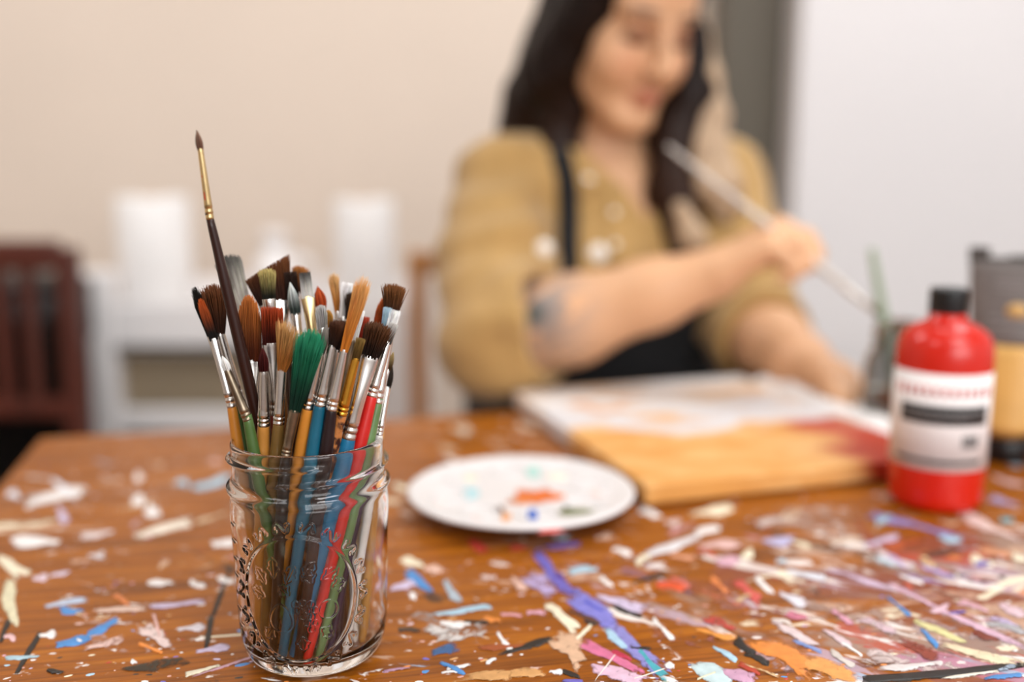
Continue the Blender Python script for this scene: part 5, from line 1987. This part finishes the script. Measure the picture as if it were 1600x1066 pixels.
# collar flaps
def flap(quad, n=8, off=.005, th=.004):
    g = []
    for j in range(n + 1):
        row = []
        for i in range(n + 1):
            a, b = i / n, j / n
            u = (quad[0][0] * (1 - a) + quad[1][0] * a) * (1 - b) + (quad[3][0] * (1 - a) + quad[2][0] * a) * b
            v = (quad[0][1] * (1 - a) + quad[1][1] * a) * (1 - b) + (quad[3][1] * (1 - a) + quad[2][1] * a) * b
            row.append(hit(u, v, off))
        g.append(row)
    ok = [p for r in g for p in r if p is not None]
    ym = sorted(p.y for p in ok)[len(ok) // 2]
    V, F = [], []
    for s in (0, 1):
        for j in range(n + 1):
            for i in range(n + 1):
                a, b = i / n, j / n
                u = (quad[0][0] * (1 - a) + quad[1][0] * a) * (1 - b) + (quad[3][0] * (1 - a) + quad[2][0] * a) * b
                v = (quad[0][1] * (1 - a) + quad[1][1] * a) * (1 - b) + (quad[3][1] * (1 - a) + quad[2][1] * a) * b
                p = g[j][i]
                if p is None or abs(p.y - ym) > .03:
                    p = px(u, v, ym)
                V.append(p + (ORI - p).normalized() * (th * s) - O_)
    W = n + 1
    o = W * W
    for j in range(n):
        for i in range(n):
            a = j * W + i
            F.append((a, a + 1, a + W + 1, a + W))
            F.append((o + a, o + a + W, o + a + W + 1, o + a + 1))
    per = [i for i in range(n)] + [j * W + n for j in range(n)] + [n * W + i for i in range(n, 0, -1)] + [j * W for j in range(n, 0, -1)]
    for k in range(len(per)):
        a, b = per[k], per[(k + 1) % len(per)]
        F.append((a, o + a, o + b, b))
    return meshobj('collar', V, F, M['shirt'], shirt)


flap([(884, 228), (900, 240), (936, 292), (906, 306)])
flap([(1000, 250), (1014, 258), (1002, 304), (968, 290)])
flap([(950, 292), (968, 292), (972, 415), (950, 418)], off=.002, th=.002).name = 'placket'
M['pearl'] = pmat('pearl_snap', '#f2ebe2', .15, var=.04, coat=.6)
for (u, v, r) in ((933, 399, .011), (846, 392, .0095), (916, 288, .009), (958, 335, .0045), (959, 385, .0045)):
    p = hit(u, v, .005)
    if p is None:
        continue
    V, F = lathe([(0, -.002), (r, -.002), (r * 1.05, 0), (r * .8, .0022), (0, .003)], 20)
    q = (ORI - p).normalized().to_track_quat('Z', 'Y').to_matrix()
    meshobj('button', [q @ Vector(v_) + p - O_ for v_ in V], F, M['pearl'], shirt if v != 399 else apron)

# --- trousers and shoes under the table
tf = Field((-.30, .70, 0.0), (.50, 1.66, .70), .008)
tf.ell(PELV, (.175, .135, .135), RT, .03)
feet3 = []
for s in (-1, 1):
    hip = PELV + rT * .085 * s + A_([0, 0, -.03])
    knee = hip + fT * .40 + rT * .04 * s + A_([0, 0, -.03])
    ank = knee + A_([0, 0, -.43]) - fT * .03
    tf.cone(hip, knee, .085, .062, .03)
    tf.cone(knee, ank, .062, .045, .02)
    feet3.append(ank)
tv, tq = tf.mesh(2)
wpart('trousers', tv, tq, pmat('dark_denim', '#20242e', .9, var=.15, scale=60))
for a in feet3:
    ff = Field(a + A_([-.16, -.26, -.11]), a + A_([.16, .12, .08]), .006)
    ff.cone(a + A_([0, 0, -.02]), a + A_([0, 0, -.05]), .042, .042, .01)
    ff.cone(a + A_([0, 0, -.055]), a + fT * .15 + A_([0, 0, -.065]), .038, .032, .02)
    v_, q_ = ff.mesh(1)
    v_[:, 2] = np.maximum(v_[:, 2], .002)
    wpart('shoe', v_, q_, M['black'])

# --- hair
M['hair'] = attrmat('dark_brown_hair', .5, .2, bump=.6, bscale=260, stretch=(1, 1, .06), var=.25, vscale=220)
hf = Field((-.04, 1.16, .84), (.36, 1.60, 1.36), .0036)
hf.ell(hl(0, -.020, .048), (.079, .099, .090), RH, .02)
hf.cone(hl(.050, .02, .06), hl(.078, -.02, -.08), .036, .040, .02)
hf.cone(hl(-.050, .02, .06), hl(-.072, -.005, -.08), .034, .030, .02)
hf.chain([A_(px(902, 10, 1.36)), A_(px(872, 90, 1.37)), A_(px(850, 160, 1.385)), A_(px(838, 205, 1.40)), A_(px(846, 260, 1.44))], [.044, .048, .050, .047, .035], .02)
hf.chain([A_(px(892, 90, 1.32)), A_(px(880, 170, 1.33)), A_(px(872, 235, 1.325)), A_(px(880, 300, 1.30))], [.030, .028, .024, .012], .015)
hf.chain([A_(px(1076, 60, 1.335)), A_(px(1078, 150, 1.335)), A_(px(1052, 220, 1.33)), A_(px(1046, 300, 1.315)), A_(px(1066, 370, 1.30)), A_(px(1078, 410, 1.295))], [.026, .030, .032, .032, .028, .012], .015)
hf.ell(hl(0, -.055, -.05), (.082, .05, .13), RH, .03)
hf.chain([hl(-.062, -.01, -.03), A_(px(1050, 170, 1.37)), A_(px(1030, 250, 1.37))], [.032, .040, .035], .02)
# the face and neck stay free
hf.ell(hl(.0, .118, -.035), (.056, .095, .108), RH, .012, 'sub')
hf.cone(hl(0, .03, -.09), NBs + fT * .06 + A_([0, 0, -.03]), .040, .036, .01, 'sub')
hv, hq = hf.mesh(2)
nh = vnormals(hv, hq)
q_ = hv * A_([1, 1, .10])
hv = hv + nh * ((waves(q_, 420, 8, 9) * .0035 + waves(q_, 160, 12) * .004))[:, None]
g = np.clip((1.13 - hv[:, 2]) / .16, 0, 1)[:, None]
hc_ = A_(srgb('#140703')) * (1 - g) + A_(srgb('#2e180b')) * g
wpart('hair', hv, hq, M['hair'], hc_)
lf = Field((.16, 1.20, .86), (.40, 1.45, 1.26), .0032)
lf.chain([A_(px(1080, 0, 1.35)), A_(px(1090, 60, 1.345)), A_(px(1098, 120, 1.34)), A_(px(1106, 180, 1.335)), A_(px(1106, 230, 1.325)), A_(px(1130, 285, 1.31)), A_(px(1158, 325, 1.33))], [.012, .016, .022, .025, .025, .023, .010], .01)
lf.chain([A_(px(1082, 130, 1.335)), A_(px(1082, 215, 1.32)), A_(px(1104, 290, 1.30)), A_(px(1138, 345, 1.31))], [.010, .014, .016, .006], .01)
lf.chain([A_(px(1062, 325, 1.275)), A_(px(1080, 370, 1.27)), A_(px(1100, 405, 1.275))], [.010, .018, .010], .01)
lv, lq = lf.mesh(2)
q_ = lv * A_([1, 1, .12])
lv = lv + vnormals(lv, lq) * (waves(q_, 420, 3, 9) * .0025)[:, None]
lo_c = np.tile(A_(srgb('#b79c80')), (len(lv), 1)) * (1 + .12 * waves(q_, 300, 6))[:, None]
wpart('blonde_lock', lv, lq, M['hair'], lo_c)

# --- the brush in her hand
hb = dict(shape='point', label='thin pale paintbrush held in the woman\'s hand over the water jar', tip=(0, 0), we=14, wb=11, wt=10, fer='steel', hc='#c9c0b8', c0='#8a8078', c1='#a89c92', long=True)
e_top = px(1043, 228, 1.155)
e_tip = px(1385, 499, 1.010)
dr = (e_tip - e_top).normalized()
Lb = (e_tip - e_top).length
hb['B3'] = e_top + dr * (Lb - .016)
hb['T3'] = e_tip
build_brush(hb, e_top, e_top + dr * (Lb - .05), group=None, seed=91)
